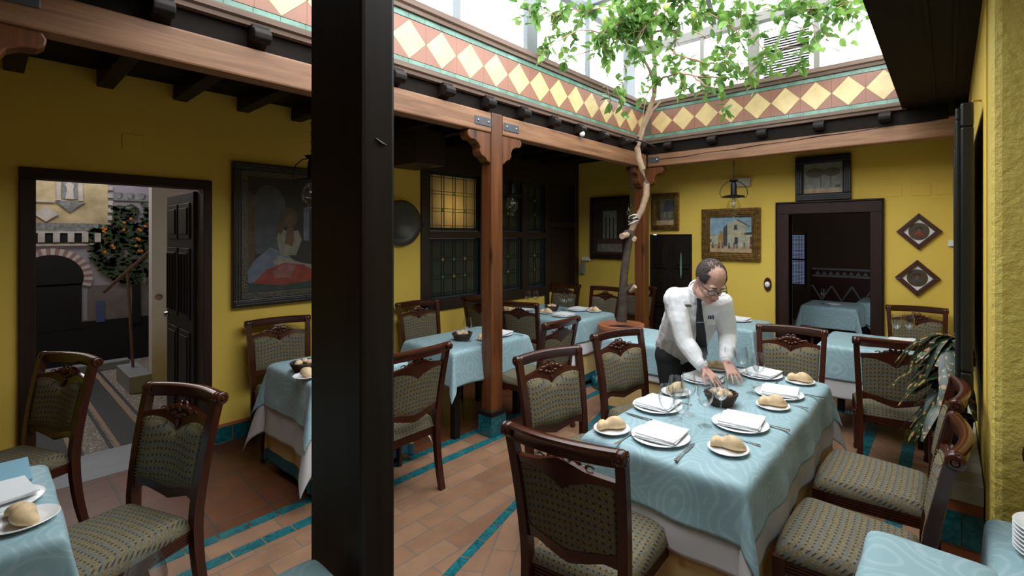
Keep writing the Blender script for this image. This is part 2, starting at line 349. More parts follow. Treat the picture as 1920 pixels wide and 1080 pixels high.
# ceilings of the covered walks round the open court
CE=2.875
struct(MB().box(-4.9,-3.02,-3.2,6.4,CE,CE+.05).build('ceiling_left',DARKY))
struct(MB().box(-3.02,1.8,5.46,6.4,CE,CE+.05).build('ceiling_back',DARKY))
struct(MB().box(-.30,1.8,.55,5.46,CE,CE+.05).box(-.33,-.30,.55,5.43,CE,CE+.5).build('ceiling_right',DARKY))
struct(MB().box(-3.02,1.8,-3.2,.55,CE,CE+.05).box(-3.02,-.3,.52,.55,CE,CE+.5).build('ceiling_front',DARKY))  # unseen near edge brought forward to darken the lower left
m=MB()
for x in (-.1,.02): m.box(x,x+.02,-.3,5.4,CE-.012,CE)
struct(m.build('trim_7',DARKY))
# parapet frieze of tiles: plane X=-3 on the left, Y=5.436 at the back
def frieze(name,axis):
    m=MB(); s=.2854; z0,z1=2.984,3.270
    if axis=='y': a0,a1=.55,5.436; first=1.9812-s*9
    else: a0,a1=-3.0,-.30; first=-2.7534-s*1
    def P(a,z,d): return (-3.0+d,a,z) if axis=='y' else (a,5.436-d,z)
    def poly(pts,mi,d=.006,t=.01):
        # small solid tile
        m.mi=mi; c=(sum(p[0] for p in pts)/len(pts),sum(p[1] for p in pts)/len(pts)); q=[(c[0]+(x-c[0])*.985,c[1]+(y-c[1])*.985) for x,y in pts]
        n=len(q); vs=[P(x,y,-t) for x,y in q]+[P(x,y,d) for x,y in q]
        m.add(vs,[tuple(range(n)),tuple(range(2*n-1,n-1,-1))]+[(i,i+n,(i+1)%n+n,(i+1)%n) for i in range(n)])
    m.mi=3
    if axis=='y': m.box(-3.14,-3.0,a0,5.576,2.87,3.33)
    else: m.box(a0,a1,5.436,5.576,2.87,3.33)
    zc=(z0+z1)/2; k=0
    while True:
        c=first+s*k; k+=1
        if c-s/2>a1: break
        if c+s/2<a0: continue
        l,r=max(a0,c-s/2),min(a1,c+s/2)
        if l>c or r<c: continue
        full=(l==c-s/2 and r==c+s/2)
        def zt(x): return z1-(abs(x-c)/(s/2))*(z1-zc)
        def zb(x): return z0+(abs(x-c)/(s/2))*(zc-z0)
        if full: poly([(l,zc),(c,z0),(r,zc),(c,z1)],0); poly([(l,zc),(c,z1),(l,z1)],1); poly([(r,zc),(r,z1),(c,z1)],1); poly([(l,zc),(l,z0),(c,z0)],1); poly([(r,zc),(c,z0),(r,z0)],1)
        else: poly([(l,zb(l)),(c,z0),(r,zb(r)),(r,zt(r)),(c,z1),(l,zt(l))],0); poly([(l,zt(l)),(c,z1),(l,z1)],1) if zt(l)<z1 else 0; poly([(r,zt(r)),(r,z1),(c,z1)],1); poly([(l,zb(l)),(l,z0),(c,z0)],1); poly([(r,zb(r)),(c,z0),(r,z0)],1)
    L=.142; k=0
    while a0+k*L<a1:
        l,r=a0+k*L,min(a1,a0+(k+1)*L)
        poly([(l,z0-.047),(r,z0-.047),(r,z0-.004),(l,z0-.004)],2,.008); poly([(l,z1+.004),(r,z1+.004),(r,z1+.045),(l,z1+.045)],2,.008); k+=1
    return struct(m.build(name,[FYEL,FRED,GREENT,GROUT]))
frieze('wall_parapet_left','y'); frieze('wall_parapet_back','x')
# wooden mouldings below and above the frieze
def mould(name,z0,z1,d,mat_y,mat_x):
    pr=[(-.06,z0),(d*.55,z0),(d*.6,z0+(z1-z0)*.35),(d,z0+(z1-z0)*.5),(d,z1),(-.06,z1)]
    a=MB(); a.prism([(-3.0+p,z) for p,z in pr],.55,5.436,'y'); struct(a.build(name+'1' if 0 else name,mat_y))
    b=MB(); b.prism([(5.436-p,z) for p,z in pr],-3.0,-.3,'x'); return struct(b.build(name+'.001',mat_x))
mould('trim_8',2.868,2.935,.045,TRIMY,TRIMX); mould('trim_9',3.318,3.40,.05,TRIMY,TRIMX)
# dark fascia boards between beam and frieze
struct(MB().box(-3.06,-3.02,-.3,5.44,2.74,2.87).box(-3.02,-.0,5.455,5.49,2.74,2.87).build('trim_10',DARKY))
# beams and posts
def beam(o,label): return tag(o,label,'beam')
m=MB(); m.box(-3.09,-2.97,-3,2.763,2.575,2.745).box(-3.09,-2.97,2.895,5.45,2.575,2.745)
b=beam(m.build('wooden_beam',BEAMY,bevel=.012),'long reddish wooden beam over the left side of the court, above the posts')
def strap(y0,y1,z,par):
    o=MB().box(-2.972,-2.964,y0,y1,z-.035,z+.035).build('metal_strap',GREYMET,par,bevel=.003)
    q=MB()
    for y in (y0+.035,y1-.035): q.ball((-2.962,y,z),(.006,.01,.01),8,5)
    q.build('bolt',STEEL,o)
strap(2.575,2.755,2.655,b); strap(2.905,3.09,2.655,b); strap(-.2,.165,2.70,b)
m=MB().box(-2.97,.12,5.46,5.58,2.585,2.765)
b2=beam(m.build('wooden_beam',BEAMX,bevel=.012),'pale knotty wooden beam with a long split along the back of the court')
q=MB(); rng=random.Random(3); pz=2.70
q.tube([(-2.9+.12*k,5.458,2.66+.0035*k+.004*math.sin(k*1.3)) for k in range(25)],[.0025+.002*math.sin(k*.5)**2 for k in range(25)],5)
q.build('split',BLACK,b2)
def strap2(x0,x1,z,par):
    o=MB().box(x0,x1,5.452,5.461,z-.035,z+.035).build('metal_strap',GREYMET,par,bevel=.003)
    MB().ball((x1-.03,5.45,z),(.01,.006,.01),8,5).build('bolt',STEEL,o)
strap2(-2.95,-2.80,2.67,b2)
def bracket_poly(s):
    # carved corbel profile: (distance from post, z)
    pr=[(0,2.575),(.235,2.575),(.25,2.545),(.245,2.515),(.22,2.495),(.17,2.49),(.135,2.47),(.115,2.435),(.12,2.405),(.10,2.375),(.06,2.36),(.03,2.33),(0,2.32)]
    return [(s*a,z) for a,z in pr]
def post(name,y,label,base=True,x0=-3.10,x1=-2.97,mat=POSTW):
    p=empty(name,((x0+x1)/2,y,0),0,label,'post'); cx=(x0+x1)/2; h=(x1-x0)/2; hy=.066
    MB().box(-h,h,-hy,hy,.2,2.75).build('shaft',mat,p,bevel=.01)
    for s in (-1,1): MB().prism([(s*hy+a,z) for a,z in bracket_poly(s)],-h+.015,h-.012,'x').build('corbel',mat,p,bevel=.008)
    if base:
        MB().box(-h-.02,h+.02,-hy-.02,hy+.02,0,.185).build('tile_base',TEAL,p,bevel=.004)
        MB().box(-h-.026,h+.026,-hy-.026,hy+.026,.18,.215).build('base_cap',DARK,p,bevel=.004)
    return p
post('wooden_post',2.829,'reddish square wooden post on a teal tiled base between the dining tables')
post('wooden_post',5.50,'dark wooden corner post standing behind the potted tree',True,-3.14,-3.0)
post('wooden_post',-.13,'wooden post at the left edge, only its carved bracket in view',True)
# the two brackets along the back beam by the corner
MB()
tag(MB().prism([(-3.0+a,z) for a,z in bracket_poly(1)],5.47,5.57,'y').build('carved_bracket',POSTW,bevel=.008),'small carved bracket under the left end of the back beam','bracket')
# tall near post
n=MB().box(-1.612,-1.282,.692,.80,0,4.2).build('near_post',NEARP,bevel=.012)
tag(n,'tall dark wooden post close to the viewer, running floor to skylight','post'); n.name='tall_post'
k=MB(); k.tube([(-1.281,.735,1.985),(-1.2795,.75,1.975),(-1.281,.77,1.97)],[.002,.004,.001],6); k.build('knot',BLACK,n)
# joists of the left walk with curled tails, and short ones at the back
rng=random.Random(5)
js=[.14+.43*k for k in range(-2,13)]
jp=None
def joist_mesh(L):
    m=MB(); pr=[(-L,2.755),(-.10,2.755),(-.045,2.765),(-.015,2.785),(.0,2.775),(.03,2.772),(.055,2.79),(.06,2.82),(.045,2.845),(.02,2.85),(.02,2.872),(-L,2.872)]
    return m,pr
for i,y in enumerate(js):
    if jp is None:
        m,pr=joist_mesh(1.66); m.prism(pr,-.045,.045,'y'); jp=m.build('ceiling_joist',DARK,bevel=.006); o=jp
    else: o=jp.copy(); COL.objects.link(o)
    o.location=(-2.96,y,0); tag(o,'dark joist with a curled tail running over the left walk','joist','dark joists of the left covered walk')
jp=None
for i in range(6):
    if jp is None:
        m,pr=joist_mesh(.72); m.prism([(-a,z) for a,z in pr],-.05,.05,'x'); jp=m.build('ceiling_joist',DARK,bevel=.006); o=jp
    else: o=jp.copy(); COL.objects.link(o)
    o.location=(-2.655+.549*i,5.42,0); tag(o,'short dark joist tail poking out above the back beam','joist','dark joists over the back beam')
# ============================================================ SKYLIGHT
def frame(name,m,label,mat=ALU): return tag(m.build(name,mat,bevel=.004),label,'window frame')
m=MB()
for y,w in ((.9,.05),(1.75,.05),(2.68,.05),(3.64,.16),(4.65,.035),(5.62,.22)): m.box(-3.36,-3.30,y-w/2,y+w/2,3.40,4.5)
m.box(-3.37,-3.29,-.3,5.75,3.38,3.44).box(-3.38,-3.28,-.3,5.75,4.36,4.46)
f=frame('window_frame',m,'grey metal glazing frame above the left tiled frieze',ALUC)
MB().box(-3.335,-3.325,-.3,5.75,3.43,4.38).build('glass_pane',PANE,f)
m=MB()
for x,w in ((-2.35,.05),(-1.735,.13),(-1.085,.06)): m.box(x-w/2,x+w/2,5.70,5.77,3.40,4.25)
m.box(-3.3,-.2,5.69,5.78,3.37,3.43).box(-3.3,-.2,5.69,5.79,4.16,4.27)
f=frame('window_frame',m,'grey metal window frame above the back tiled frieze')
MB().box(-3.3,-.2,5.735,5.742,3.42,4.18).build('glass_pane',PANE,f)
struct(MB().box(-3.3,-.2,5.5,5.80,3.33,3.375).box(-3.4,-3.1,-.3,5.8,3.33,3.375).build('trim_11',TERRA))
lv=empty('window_louver',(-1.385,5.69,3.46),0,'white slatted vent panel set in the back skylight window','vent')
MB().box(-.26,.26,-.02,.01,0,.03).box(-.26,.26,-.02,.01,.5,.53).box(-.26,-.235,-.02,.01,0,.53).box(.235,.26,-.02,.01,0,.53).build('louver_frame',WHITE,lv)
m=MB()
for k in range(16):
    if k==9: continue
    z=.045+k*.0285; m.add([(-.235,-.015,z),(.235,-.015,z),(.235,.012,z+.02),(-.235,.012,z+.02),(-.235,-.015,z+.005),(.235,-.015,z+.005),(.235,.012,z+.025),(-.235,.012,z+.025)],[(0,1,2,3),(7,6,5,4),(0,4,5,1),(3,2,6,7)])
m.build('slats',WHITE,lv); MB().box(-.235,.235,.014,.02,.03,.5).build('vent_back',BLACK,lv)
m=MB(); m.box(-3.34,-.2,4.62,4.70,4.44,4.52)
m.sweep([(-3.3,3.62,4.46),(-2.3,3.7,4.95)],[(-.03,-.04),(.03,-.04),(.03,.04),(-.03,.04)]); m.sweep([(-2.2,5.75,4.3),(-2.05,4.6,5.0)],[(-.03,-.04),(.03,-.04),(.03,.04),(-.03,.04)])
frame('roof_bars',m,'dark roof bars crossing the skylight above the tree',ALUC)
# ============================================================ PATIO BEYOND THE LEFT DOOR
COB=None
def cobble():
    m,nt,b=mk('pebble_paving'); setb(b,(.2,.18,.16),.7); co=coords(nt)
    v=N(nt,'ShaderNodeTexVoronoi',i_Scale=42.0); nt.links.new(co,v.inputs[0])
    nt.links.new(ramp(nt,v.outputs[0],[(.15,(.42,.36,.30)),(.5,(.14,.12,.10))]),b.inputs[0]); bump(nt,b,v.outputs[0],.8,.01); return m
COB=cobble(); COBD=plain('dark_pebbles',(.018,.02,.024),.7,var=.4,vs=60,bmp=.6,bs=90); COBT=plain('tan_pebble_line',(.22,.15,.09),.7,var=.3,vs=60); THR=plain('grey_threshold',(.20,.21,.23),.5,var=.08)
struct(MB().box(-5.16,-4.6,.0,1.3,-.1,.002).build('trim_12',THR))
struct(MB().box(-8.8,-5.16,-2,2.4,-.1,0).build('floor_patio',COB))
m=MB()
def stripe(y0,y1,mi,z):
    m.mi=mi; m.prism([(-8.7,y0[1]),(-5.16,y0[0]),(-5.16,y1[0]),(-8.7,y1[1])],-.01,z,'z')
for y0,y1,mi,z in ((.73,.905,0,.004),(.70,.73,1,.005),(.905,.94,1,.005),(.665,.69,0,.004),(.955,.98,0,.004),(.485,.52,0,.004),(.45,.485,1,.005),(.20,.45,0,.004)): stripe((y0,y0-.015),(y1,y1-.015),mi,z)
struct(m.build('trim_13',[COBD,COBT]))
PLW=plain('mural_lilac_wall',(.30,.28,.34),.8,var=.1,vs=3); PST=plain('mural_stone',(.50,.40,.24),.8,var=.35,vs=4); PDK=plain('mural_dark',(.004,.004,.006),.9); PRD=plain('mural_red_stone',(.28,.17,.18),.8); PLT=plain('mural_pale_stone',(.50,.46,.44),.8,var=.2,vs=8)
PBL=plain('mural_blue',(.06,.09,.22),.8); PGR=plain('mural_green',(.03,.06,.015),.8,var=.7,vs=12); POR=plain('mural_orange',(.62,.20,.02),.7); PGY=plain('mural_grey_band',(.20,.21,.22),.8,var=.4,vs=25); PBR=plain('stair_rail_brown',(.12,.06,.04),.5)
struct(MB().box(-8.9,-8.72,-2,2.4,0,3.6).build('wall_patio_far',plain('patio_plaster',(.35,.33,.36),.8)))
struct(MB().box(-6.95,-6.8,1.22,2.4,0,3.4).box(-8.9,-4.7,-2.1,-2,0,3.6).build('wall_patio_side',plain('patio_white',(.50,.46,.46),.7)))
struct(MB().box(-8.95,-4.76,-2.15,3.1,3.6,3.65).box(-8.9,-4.76,2.4,2.45,0,3.6).box(-4.80,-4.76,-2.15,3.2,2.95,3.65).build('ceiling_patio_added',DARK))  # unseen roof added to keep sky light off the mural
mu=empty('patio_mural',(-8.70,.6,0),0,'wall picture of a stone gateway, horseshoe arch and orange tree seen through the left doorway','mural')
def M(y,z): return (y-.6,z)
def flat(name,polys,mat,d,par=mu):
    q=MB()
    for p in polys: q.prism([M(*a) for a in p],d-.006,d,'x')
    return q.build(name,mat,par)
cy,cz,r0,r1=.57,1.166,.30,.385
flat('plaster_field',[[(-.6,.45),(2.2,.45),(2.2,3.0),(-.6,3.0)]],PLW,.0)
flat('stone_front',[[(-.4,1.58),(1.10,1.58),(1.10,3.0),(-.4,3.0)]],PST,.006)
flat('grey_band',[[(-.4,1.768),(1.08,1.768),(1.08,1.869),(-.4,1.869)]],PGY,.012)
flat('cornice',[[(-.4,1.742),(1.08,1.742),(1.08,1.765),(-.4,1.765)],[(-.4,1.58),(1.06,1.58),(1.06,1.605),(-.4,1.605)],[(-.4,2.13),(.60,2.13),(.60,2.15),(-.4,2.15)]],PLT,.02)
flat('corbel_shadow',[[(-.4,1.615),(1.04,1.615),(1.04,1.742),(-.4,1.742)]],PDK,.012)
for y in (.21,.34,.46,.59,.72,.85,.97): flat('corbel',[[(y,1.625),(y+.06,1.625),(y+.06,1.742),(y,1.742)]],PLT,.03)
flat('niche_dark',[[(.67,2.18),(.81,2.18),(.81,2.42),(.67,2.42)]],PGY,.012)
flat('niche_statue',[[(.70,2.18),(.78,2.18),(.77,2.3),(.78,2.36),(.74,2.41),(.70,2.36),(.715,2.3)],[(.62,2.16),(.66,2.16),(.66,2.5),(.62,2.5)],[(.82,2.16),(.86,2.16),(.86,2.5),(.82,2.5)]],PLT,.018)
flat('niche_bracket',[[(.60,2.15),(.88,2.15),(.74,2.01)]],PGY,.02)
flat('lozenge_plaque',[[(.42,1.98),(.53,1.885),(.64,1.98),(.53,2.08)]],PLT,.02)
flat('edge_stones',[[(1.10,z),(1.15,z),(1.15,z+.055),(1.10,z+.055)] for z in (1.82,1.92,2.02,2.12,2.22,2.32,2.42)],PLT,.014)
flat('cresting',[[(1.15,2.19),(2.0,2.19),(2.0,2.215),(1.15,2.215)]]+[[(y,2.21),(y+.03,2.21),(y+.06,2.30),(y-.03,2.30)] for y in (1.19,1.31,1.43,1.55,1.67,1.79)],PGY,.014)
vo=[];vo2=[]
for k in range(34):
    a0=-.33+k*(PI+.66)/34; a1=a0+(PI+.66)/34; q=[(cy+r*math.cos(a),cz+r*math.sin(a)) for r,a in ((r0,a0),(r1,a0),(r1,a1),(r0,a1))]; (vo if k%2 else vo2).append(q)
flat('arch_red_voussoirs',vo,PRD,.012); flat('arch_pale_voussoirs',vo2,PLT,.012)
flat('arch_opening',[[(cy+r0*math.cos(a),cz+r0*math.sin(a)) for a in [-.33+k*(PI+.66)/20 for k in range(21)]],[(.29,.5),(.85,.5),(.85,1.09),(.29,1.09)]],PDK,.010)
flat('arch_column',[[(.865,.6),(.90,.6),(.90,1.0),(.865,1.0)]],PLW,.012)
flat('blue_post',[[(.985,.56),(1.07,.56),(1.07,.84),(.985,.84)]],PBL,.012)
flat('mural_ground',[[(-.6,.0),(2.2,.0),(2.2,.585),(-.6,.585)]],PDK,.008)
flat('lower_wall',[[(.91,.57),(1.9,.57),(1.9,1.05),(.91,1.05)]],plain('mural_lower_wall',(.16,.14,.14),.8,var=.2),.004)
rng=random.Random(8); lf=[]
for k in range(1000):
    a=rng.uniform(0,2*PI); r=math.sqrt(rng.random()); y=1.42+.52*r*math.cos(a); z=1.60+.56*r*math.sin(a)
    if y<1.15 and z>1.85: continue
    s=rng.uniform(.02,.04); t=rng.uniform(0,PI); lf.append([(y+s*math.cos(t+q),z+s*math.sin(t+q)*.7) for q in (0,1.3,PI,PI+1.3)])
flat('orange_tree_leaves',lf,PGR,.022)
flat('orange_tree_trunk',[[(1.34,.5),(1.44,.5),(1.43,1.2),(1.35,1.2)]],PDK,.02)
ors=[]
for k in range(20):
    y=1.05+.6*rng.random(); z=1.45+.5*rng.random(); ors.append([(y+.017*math.cos(t),z+.017*math.sin(t)) for t in [q*PI/4 for q in range(8)]])
for k_,o_ in enumerate(ors): flat('orange',[o_],POR,.027)
st=MB().box(-7.55,-6.78,1.03,1.215,0,.18).build('stone_step',THR); tag(st,'grey stone step at the end of the pebbled patio','step')
tag(MB().box(-8.38,-8.22,-.6,1.25,0,.10).build('stone_kerb',THR,bevel=.01),'low grey kerb across the end of the pebbled patio','kerb')
rl=MB().tube([(-7.6,.93,1.05),(-6.9,1.3,1.62)],.018,8).tube([(-7.3,1.14,.17),(-7.3,1.09,1.3)],.015,6).build('hand_rail',PBR); tag(rl,'brown handrail slanting in front of the patio picture','handrail')
hk=MB().lathe([(.0,0),(.03,.0),(.035,.01),(.02,.03),(0,.035)],14,(-6.8,1.28,1.02),'x').build('doorbell',PRD); tag(hk,'small round fitting on the white patio wall','fitting')
# open black door leaf
dl=empty('door_leaf',(-4.77,1.12,0),0,'black panelled door leaf standing open into the patio','door')
MB().box(-.86,0,0,.04,.02,2.07).build('leaf',DARK,dl,bevel=.004)
q=MB()
for x0,x1 in ((-.78,-.46),(-.40,-.08)):
    for z0,z1 in ((.15,.9),(1.0,1.6),(1.68,1.98)): q.box(x0,x1,-.012,.0,z0,z1); q.box(x0+.04,x1-.04,-.022,-.01,z0+.04,z1-.04)
    for kx in range(3): q.box(x0+.07+kx*.08,x0+.085+kx*.08,-.035,-.02,1.05,1.55)
q.build('panels',DARK,dl,bevel=.004)
MB().lathe([(0,0),(.02,0),(.025,.02),(0,.035)],12,(-.80,-.03,.98),'y').build('handle',STEEL,dl)
# ============================================================ DARK DINING ROOM BEYOND THE BACK DOOR
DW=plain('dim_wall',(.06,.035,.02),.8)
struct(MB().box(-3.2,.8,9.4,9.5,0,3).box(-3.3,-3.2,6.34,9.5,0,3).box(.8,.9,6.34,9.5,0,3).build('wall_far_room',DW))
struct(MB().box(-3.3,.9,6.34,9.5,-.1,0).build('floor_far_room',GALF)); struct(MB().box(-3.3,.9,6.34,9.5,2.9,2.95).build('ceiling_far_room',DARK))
wn=empty('lattice_window',(-2.27,9.36,0),0,'pale blue pierced lattice window glowing in the dark far room','window')
MB().box(-.30,.30,.01,.02,.85,1.72).build('glow_glass',emis('blue_daylight',(.45,.55,.9),.32),wn)
q=MB()
for k in range(25):
    x=-.3+k*.025; q.box(x-.004,x+.004,-.005,.004,.85,1.72)
for k in range(36): z=.85+k*.025; q.box(-.3,.3,-.005,.004,z-.005,z+.005)
q.box(-.34,.34,-.02,.02,1.27,1.30).box(-.34,-.3,-.02,.02,.8,1.76).box(.3,.34,-.02,.02,.8,1.76).box(-.02,.0,-.02,.02,.8,1.76).build('lattice',BLACK,wn)
tp=MB(); tp.mi=0; tp.box(-1.85,.75,9.37,9.395,.0,1.15); tp.mi=1
for k in range(9):
    c=-1.7+k*.3
    for s in (-1,1): tp.sweep([(c-.15,9.365,.6-s*.25),(c+.15,9.365,.6+s*.25)],[(-.012,-.012),(.012,-.012),(.012,.012),(-.012,.012)])
tp.box(-1.85,.75,9.355,9.37,1.0,1.03).box(-1.85,.75,9.355,9.37,1.12,1.15)
for k in range(26): c=-1.8+k*.1; tp.prism([(c,1.04),(c+.08,1.04),(c+.04,1.1)],9.35,9.37,'y')
struct(tp.build('wall_far_room_tiles',[plain('maroon_tile',(.05,.012,.012),.4),plain('pale_tile',(.25,.25,.25),.4)]))
point('far_room_glow',(-1.0,7.6,2.5),.8,(.7,.8,1),.2)
# ============================================================ LEADED GLASS SCREEN (left wall, far part)
XG=XL-.03
sc=MB()
for y0,y1,z0,z1 in ((3.20,3.31,.83,2.9),(3.31,5.36,.83,.96),(3.31,4.08,1.68,1.76),(4.20,4.86,1.68,1.76),(4.98,5.36,1.68,1.76),(3.31,5.36,2.46,2.9),(4.08,4.20,.96,2.46),(4.86,4.98,.96,2.46),(5.36,5.45,0,2.9),(6.08,6.18,0,2.9),(5.45,6.08,1.84,1.92),(5.45,6.08,2.5,2.9)): sc.box(XL-.09,XL+.025,y0,y1,z0,z1)
sc.box(-4.62,-4.1,2.78,3.14,2.44,2.80); sc.box(XL-.12,XL-.08,5.40,6.12,0,2.9)  # last box: dark panel filling the doorway, standing for its shade
struct(sc.build('window_1',plain('screen_wood',(.022,.012,.008),.45),bevel=.004))
def tglass(name,col,tr=.5,em=0):
    m,nt,b=mk(name); setb(b,col,.25); t=N(nt,'ShaderNodeBsdfTranslucent'); t.inputs[0].default_value=(*col,1); x=N(nt,'ShaderNodeMixShader'); x.inputs[0].default_value=tr
    nt.links.new(b.outputs[0],x.inputs[1]); nt.links.new(t.outputs[0],x.inputs[2]); nt.links.new(x.outputs[0],nt.nodes['Material Output'].inputs[0]); return m
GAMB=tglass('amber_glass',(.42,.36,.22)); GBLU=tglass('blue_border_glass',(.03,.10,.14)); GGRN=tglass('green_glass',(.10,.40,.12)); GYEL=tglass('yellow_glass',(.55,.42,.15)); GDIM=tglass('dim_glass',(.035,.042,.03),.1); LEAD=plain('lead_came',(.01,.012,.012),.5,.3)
def leaded(y0,y1,z0,z1,nc,nr,gm,label):
    g=empty('leaded_glass_panel',(XG,y0,z0),0,label,'window'); W_,H_=y1-y0,z1-z0
    MB().box(-.006,.0,0,W_,0,H_).build('glass',gm,g)
    e=.03; MB().box(.0,.003,0,W_,0,e).box(0,.003,0,W_,H_-e,H_).box(0,.003,0,e,e,H_-e).box(0,.003,W_-e,W_,e,H_-e).build('border_glass',GBLU,g)
    L=MB()
    def came(a,b): L.sweep([(.004,a[0],a[1]),(.004,b[0],b[1])],[(-.0035,-.003),(.0035,-.003),(.0035,.003),(-.0035,.003)])
    cw=(W_-2*e-.02)/nc; rh=(H_-2*e-.02)/nr; G=MB()
    ys=[e+.01+cw*i for i in range(nc+1)]; zs=[e+.01+rh*i for i in range(nr+1)]
    for y in ys:
        for s in (-.018,.018): came((y+s,e*.4),(y+s,H_-e*.4))
    for z in zs:
        for s in (-.018,.018): came((e*.4,z+s),(W_-e*.4,z+s))
    came((e,e),(e,H_-e)); came((W_-e,e),(W_-e,H_-e)); came((e,e),(W_-e,e)); came((e,H_-e),(W_-e,H_-e))
    for i in range(1,nc):
        for j in range(1,nr):
            G.mi=(i+j)%2; q=[(ys[i]-.026,zs[j]),(ys[i],zs[j]-.026),(ys[i]+.026,zs[j]),(ys[i],zs[j]+.026)]; G.prism(q,.003,.006,'x')
    L.build('lead_cames',LEAD,g); 
    if G.v: G.build('diamond_panes',[GGRN,GYEL],g)
    return g
leaded(3.32,4.08,1.77,2.46,4,3,GAMB,'amber leaded glass panel lit from behind, beside the near post, upper row')
leaded(3.32,4.08,.97,1.67,4,3,GDIM,'unlit dark leaded glass panel directly below the lit amber one')
leaded(4.20,4.86,1.77,2.46,3,3,GDIM,'dark leaded glass panel right of the post, upper row')
leaded(4.20,4.86,.97,1.67,3,3,GDIM,'dark leaded glass panel right of the post, lower row')
leaded(4.98,5.36,1.77,2.46,2,3,GDIM,'narrow dark leaded glass panel nearest the dark doorway, upper row')
leaded(4.98,5.36,.97,1.67,2,3,GDIM,'narrow dark leaded glass panel nearest the dark doorway, lower row')
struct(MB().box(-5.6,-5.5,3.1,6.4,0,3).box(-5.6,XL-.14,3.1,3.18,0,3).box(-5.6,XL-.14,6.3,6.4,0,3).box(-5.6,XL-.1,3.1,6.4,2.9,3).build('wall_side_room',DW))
wl=empty('wall_lamp',(-4.90,3.63,2.05),0,'small lit lamp glowing behind the amber leaded glass','lamp')
MB().ball((0,0,0),.035,12,8).build('bulb',emis('warm_bulb',(1,.85,.5),60),wl); MB().lathe([(.03,-.09),(.012,-.03)],10).build('lamp_holder',IRON,wl)
point('lamp_glow',(-4.86,3.66,2.04),14,(1,.8,.45),.05)
# small boxes on walls
def wbox(name,x0,x1,y0,y1,z0,z1,mat,label,cat): return tag(MB().box(x0,x1,y0,y1,z0,z1).build(name,mat,bevel=.006),label,cat)
wbox('emergency_light',-2.16,-1.91,YB-.05,YB,2.33,2.44,plain('dim_white_plastic',(.45,.43,.36),.5),'white emergency light box behind the hanging lantern','light')
wbox('wall_switch',-.005,.06,YB-.03,YB,1.6,1.66,WHITE,'small white switch box at the right end of the back wall','switch')
p=wbox('intercom_phone',-4.55,-4.47,YB-.05,YB,1.10,1.28,plain('grey_plastic',(.25,.25,.22),.5),'grey wall phone at the left end of the back wall','phone')
q=wbox('socket_box',-4.53,-4.37,YB-.04,YB,1.31,1.37,WHITE,'small white socket box just above the grey wall phone','socket')
for i,(y,z) in enumerate(((.66,2.33),)): wbox('cover_plate',XL,XL+.008,y,y+.12,z,z+.12,WALLM,'yellow painted blanking plate high on the left wall','plate')
for x in (-.46,-.22,-.01): wbox('cover_plate',x-.08,x+.08 if x<-.1 else x+.04,YB-.006,YB,2.12,2.25,WALLM,{-.46:'left yellow painted blanking plate above the lozenge pictures',-.22:'middle yellow painted blanking plate above the lozenge pictures',-.01:'right yellow painted blanking plate above the lozenge pictures'}[x],'plate')
bl=empty('bell_push',(-1.712,YB,1.11),0,'white porcelain bell push on an oval wooden plate left of the doorway','bell')
MB().prism([(.045*math.cos(a),.085*math.sin(a)) for a in [k*PI/12 for k in range(24)]],-.02,0,'y').build('wood_plate',MAHX,bl,bevel=.004)
MB().ball((0,-.03,0),(.032,.02,.036),14,8).build('button',CHINA,bl,smooth=50)
# ============================================================ PICTURES
def picture(name,wall,a0,a1,z0,z1,fw,mats,art,label,depth=.04,tilt=0,inner=None):
    # wall: 'L' on X=XL facing +X, a=Y ; 'B' on Y=YB facing -Y, a=X
    W_,H_=a1-a0,z1-z0; c=(a0+a1)/2; zc=(z0+z1)/2
    if wall=='L': o=empty(name,(XL,c,zc),PI/2,label,'picture')
    else: o=empty(name,(c,YB,zc),0,label,'picture')
    # local: x across, z up, face -y
    m=MB(); w,h=W_/2,H_/2
    for (x0,x1,q0,q1) in ((-w,w,h-fw,h),(-w,w,-h,-h+fw),(-w,-w+fw,-h+fw,h-fw),(w-fw,w,-h+fw,h-fw)): m.box(x0,x1,-depth,-.002,q0,q1)
    m.build('frame',mats[0],o,bevel=.008)
    if len(mats)>1:
        g=MB(); f2=fw*.35 if inner is None else inner; w2,h2=w-fw,h-fw
        for (x0,x1,q0,q1) in ((-w2,w2,h2-f2,h2),(-w2,w2,-h2,-h2+f2),(-w2,-w2+f2,-h2+f2,h2-f2),(w2-f2,w2,-h2+f2,h2-f2)): g.box(x0,x1,-depth*.8,-.004,q0,q1)
        if fw>.03:
            t=.008
            for k in (.3,.6): 
                e=fw*k; g.box(-w+e,w-e,-depth-.006,-depth+.002,h-e-t,h-e).box(-w+e,w-e,-depth-.006,-depth+.002,-h+e,-h+e+t).box(-w+e,-w+e+t,-depth-.006,-depth+.002,-h+e,h-e).box(w-e-t,w-e,-depth-.006,-depth+.002,-h+e,h-e)
        g.build('inner_moulding',mats[1],o,bevel=.003)
    iw,ih=w-fw,h-fw
    cv=MB().box(-iw,iw,-.012,-.004,-ih,ih).build('canvas',art[0],o)
    layers={}
    for k,(mt,poly) in enumerate(art[1]):
        q=MB().prism([(-iw+2*iw*a,-ih+2*ih*b) for a,b in poly],-.0125-.0002*k-.0004,-.012,'y'); 
        L=layers.setdefault(mt.name,[mt,MB()]); L[1].v; 
        off=len(L[1].v); L[1].v+=q.v; L[1].f+=[tuple(i+off for i in f) for f in q.f]; L[1].m+=q.m
    allm=MB(); ms=[]
    for nm,(mt,b) in layers.items():
        ms.append(mt); off=len(allm.v); allm.v+=b.v; allm.f+=[tuple(i+off for i in f) for f in b.f]; allm.m+=[len(ms)-1]*len(b.f)
    if ms: allm.build('painted_scene',ms,cv)
    return o
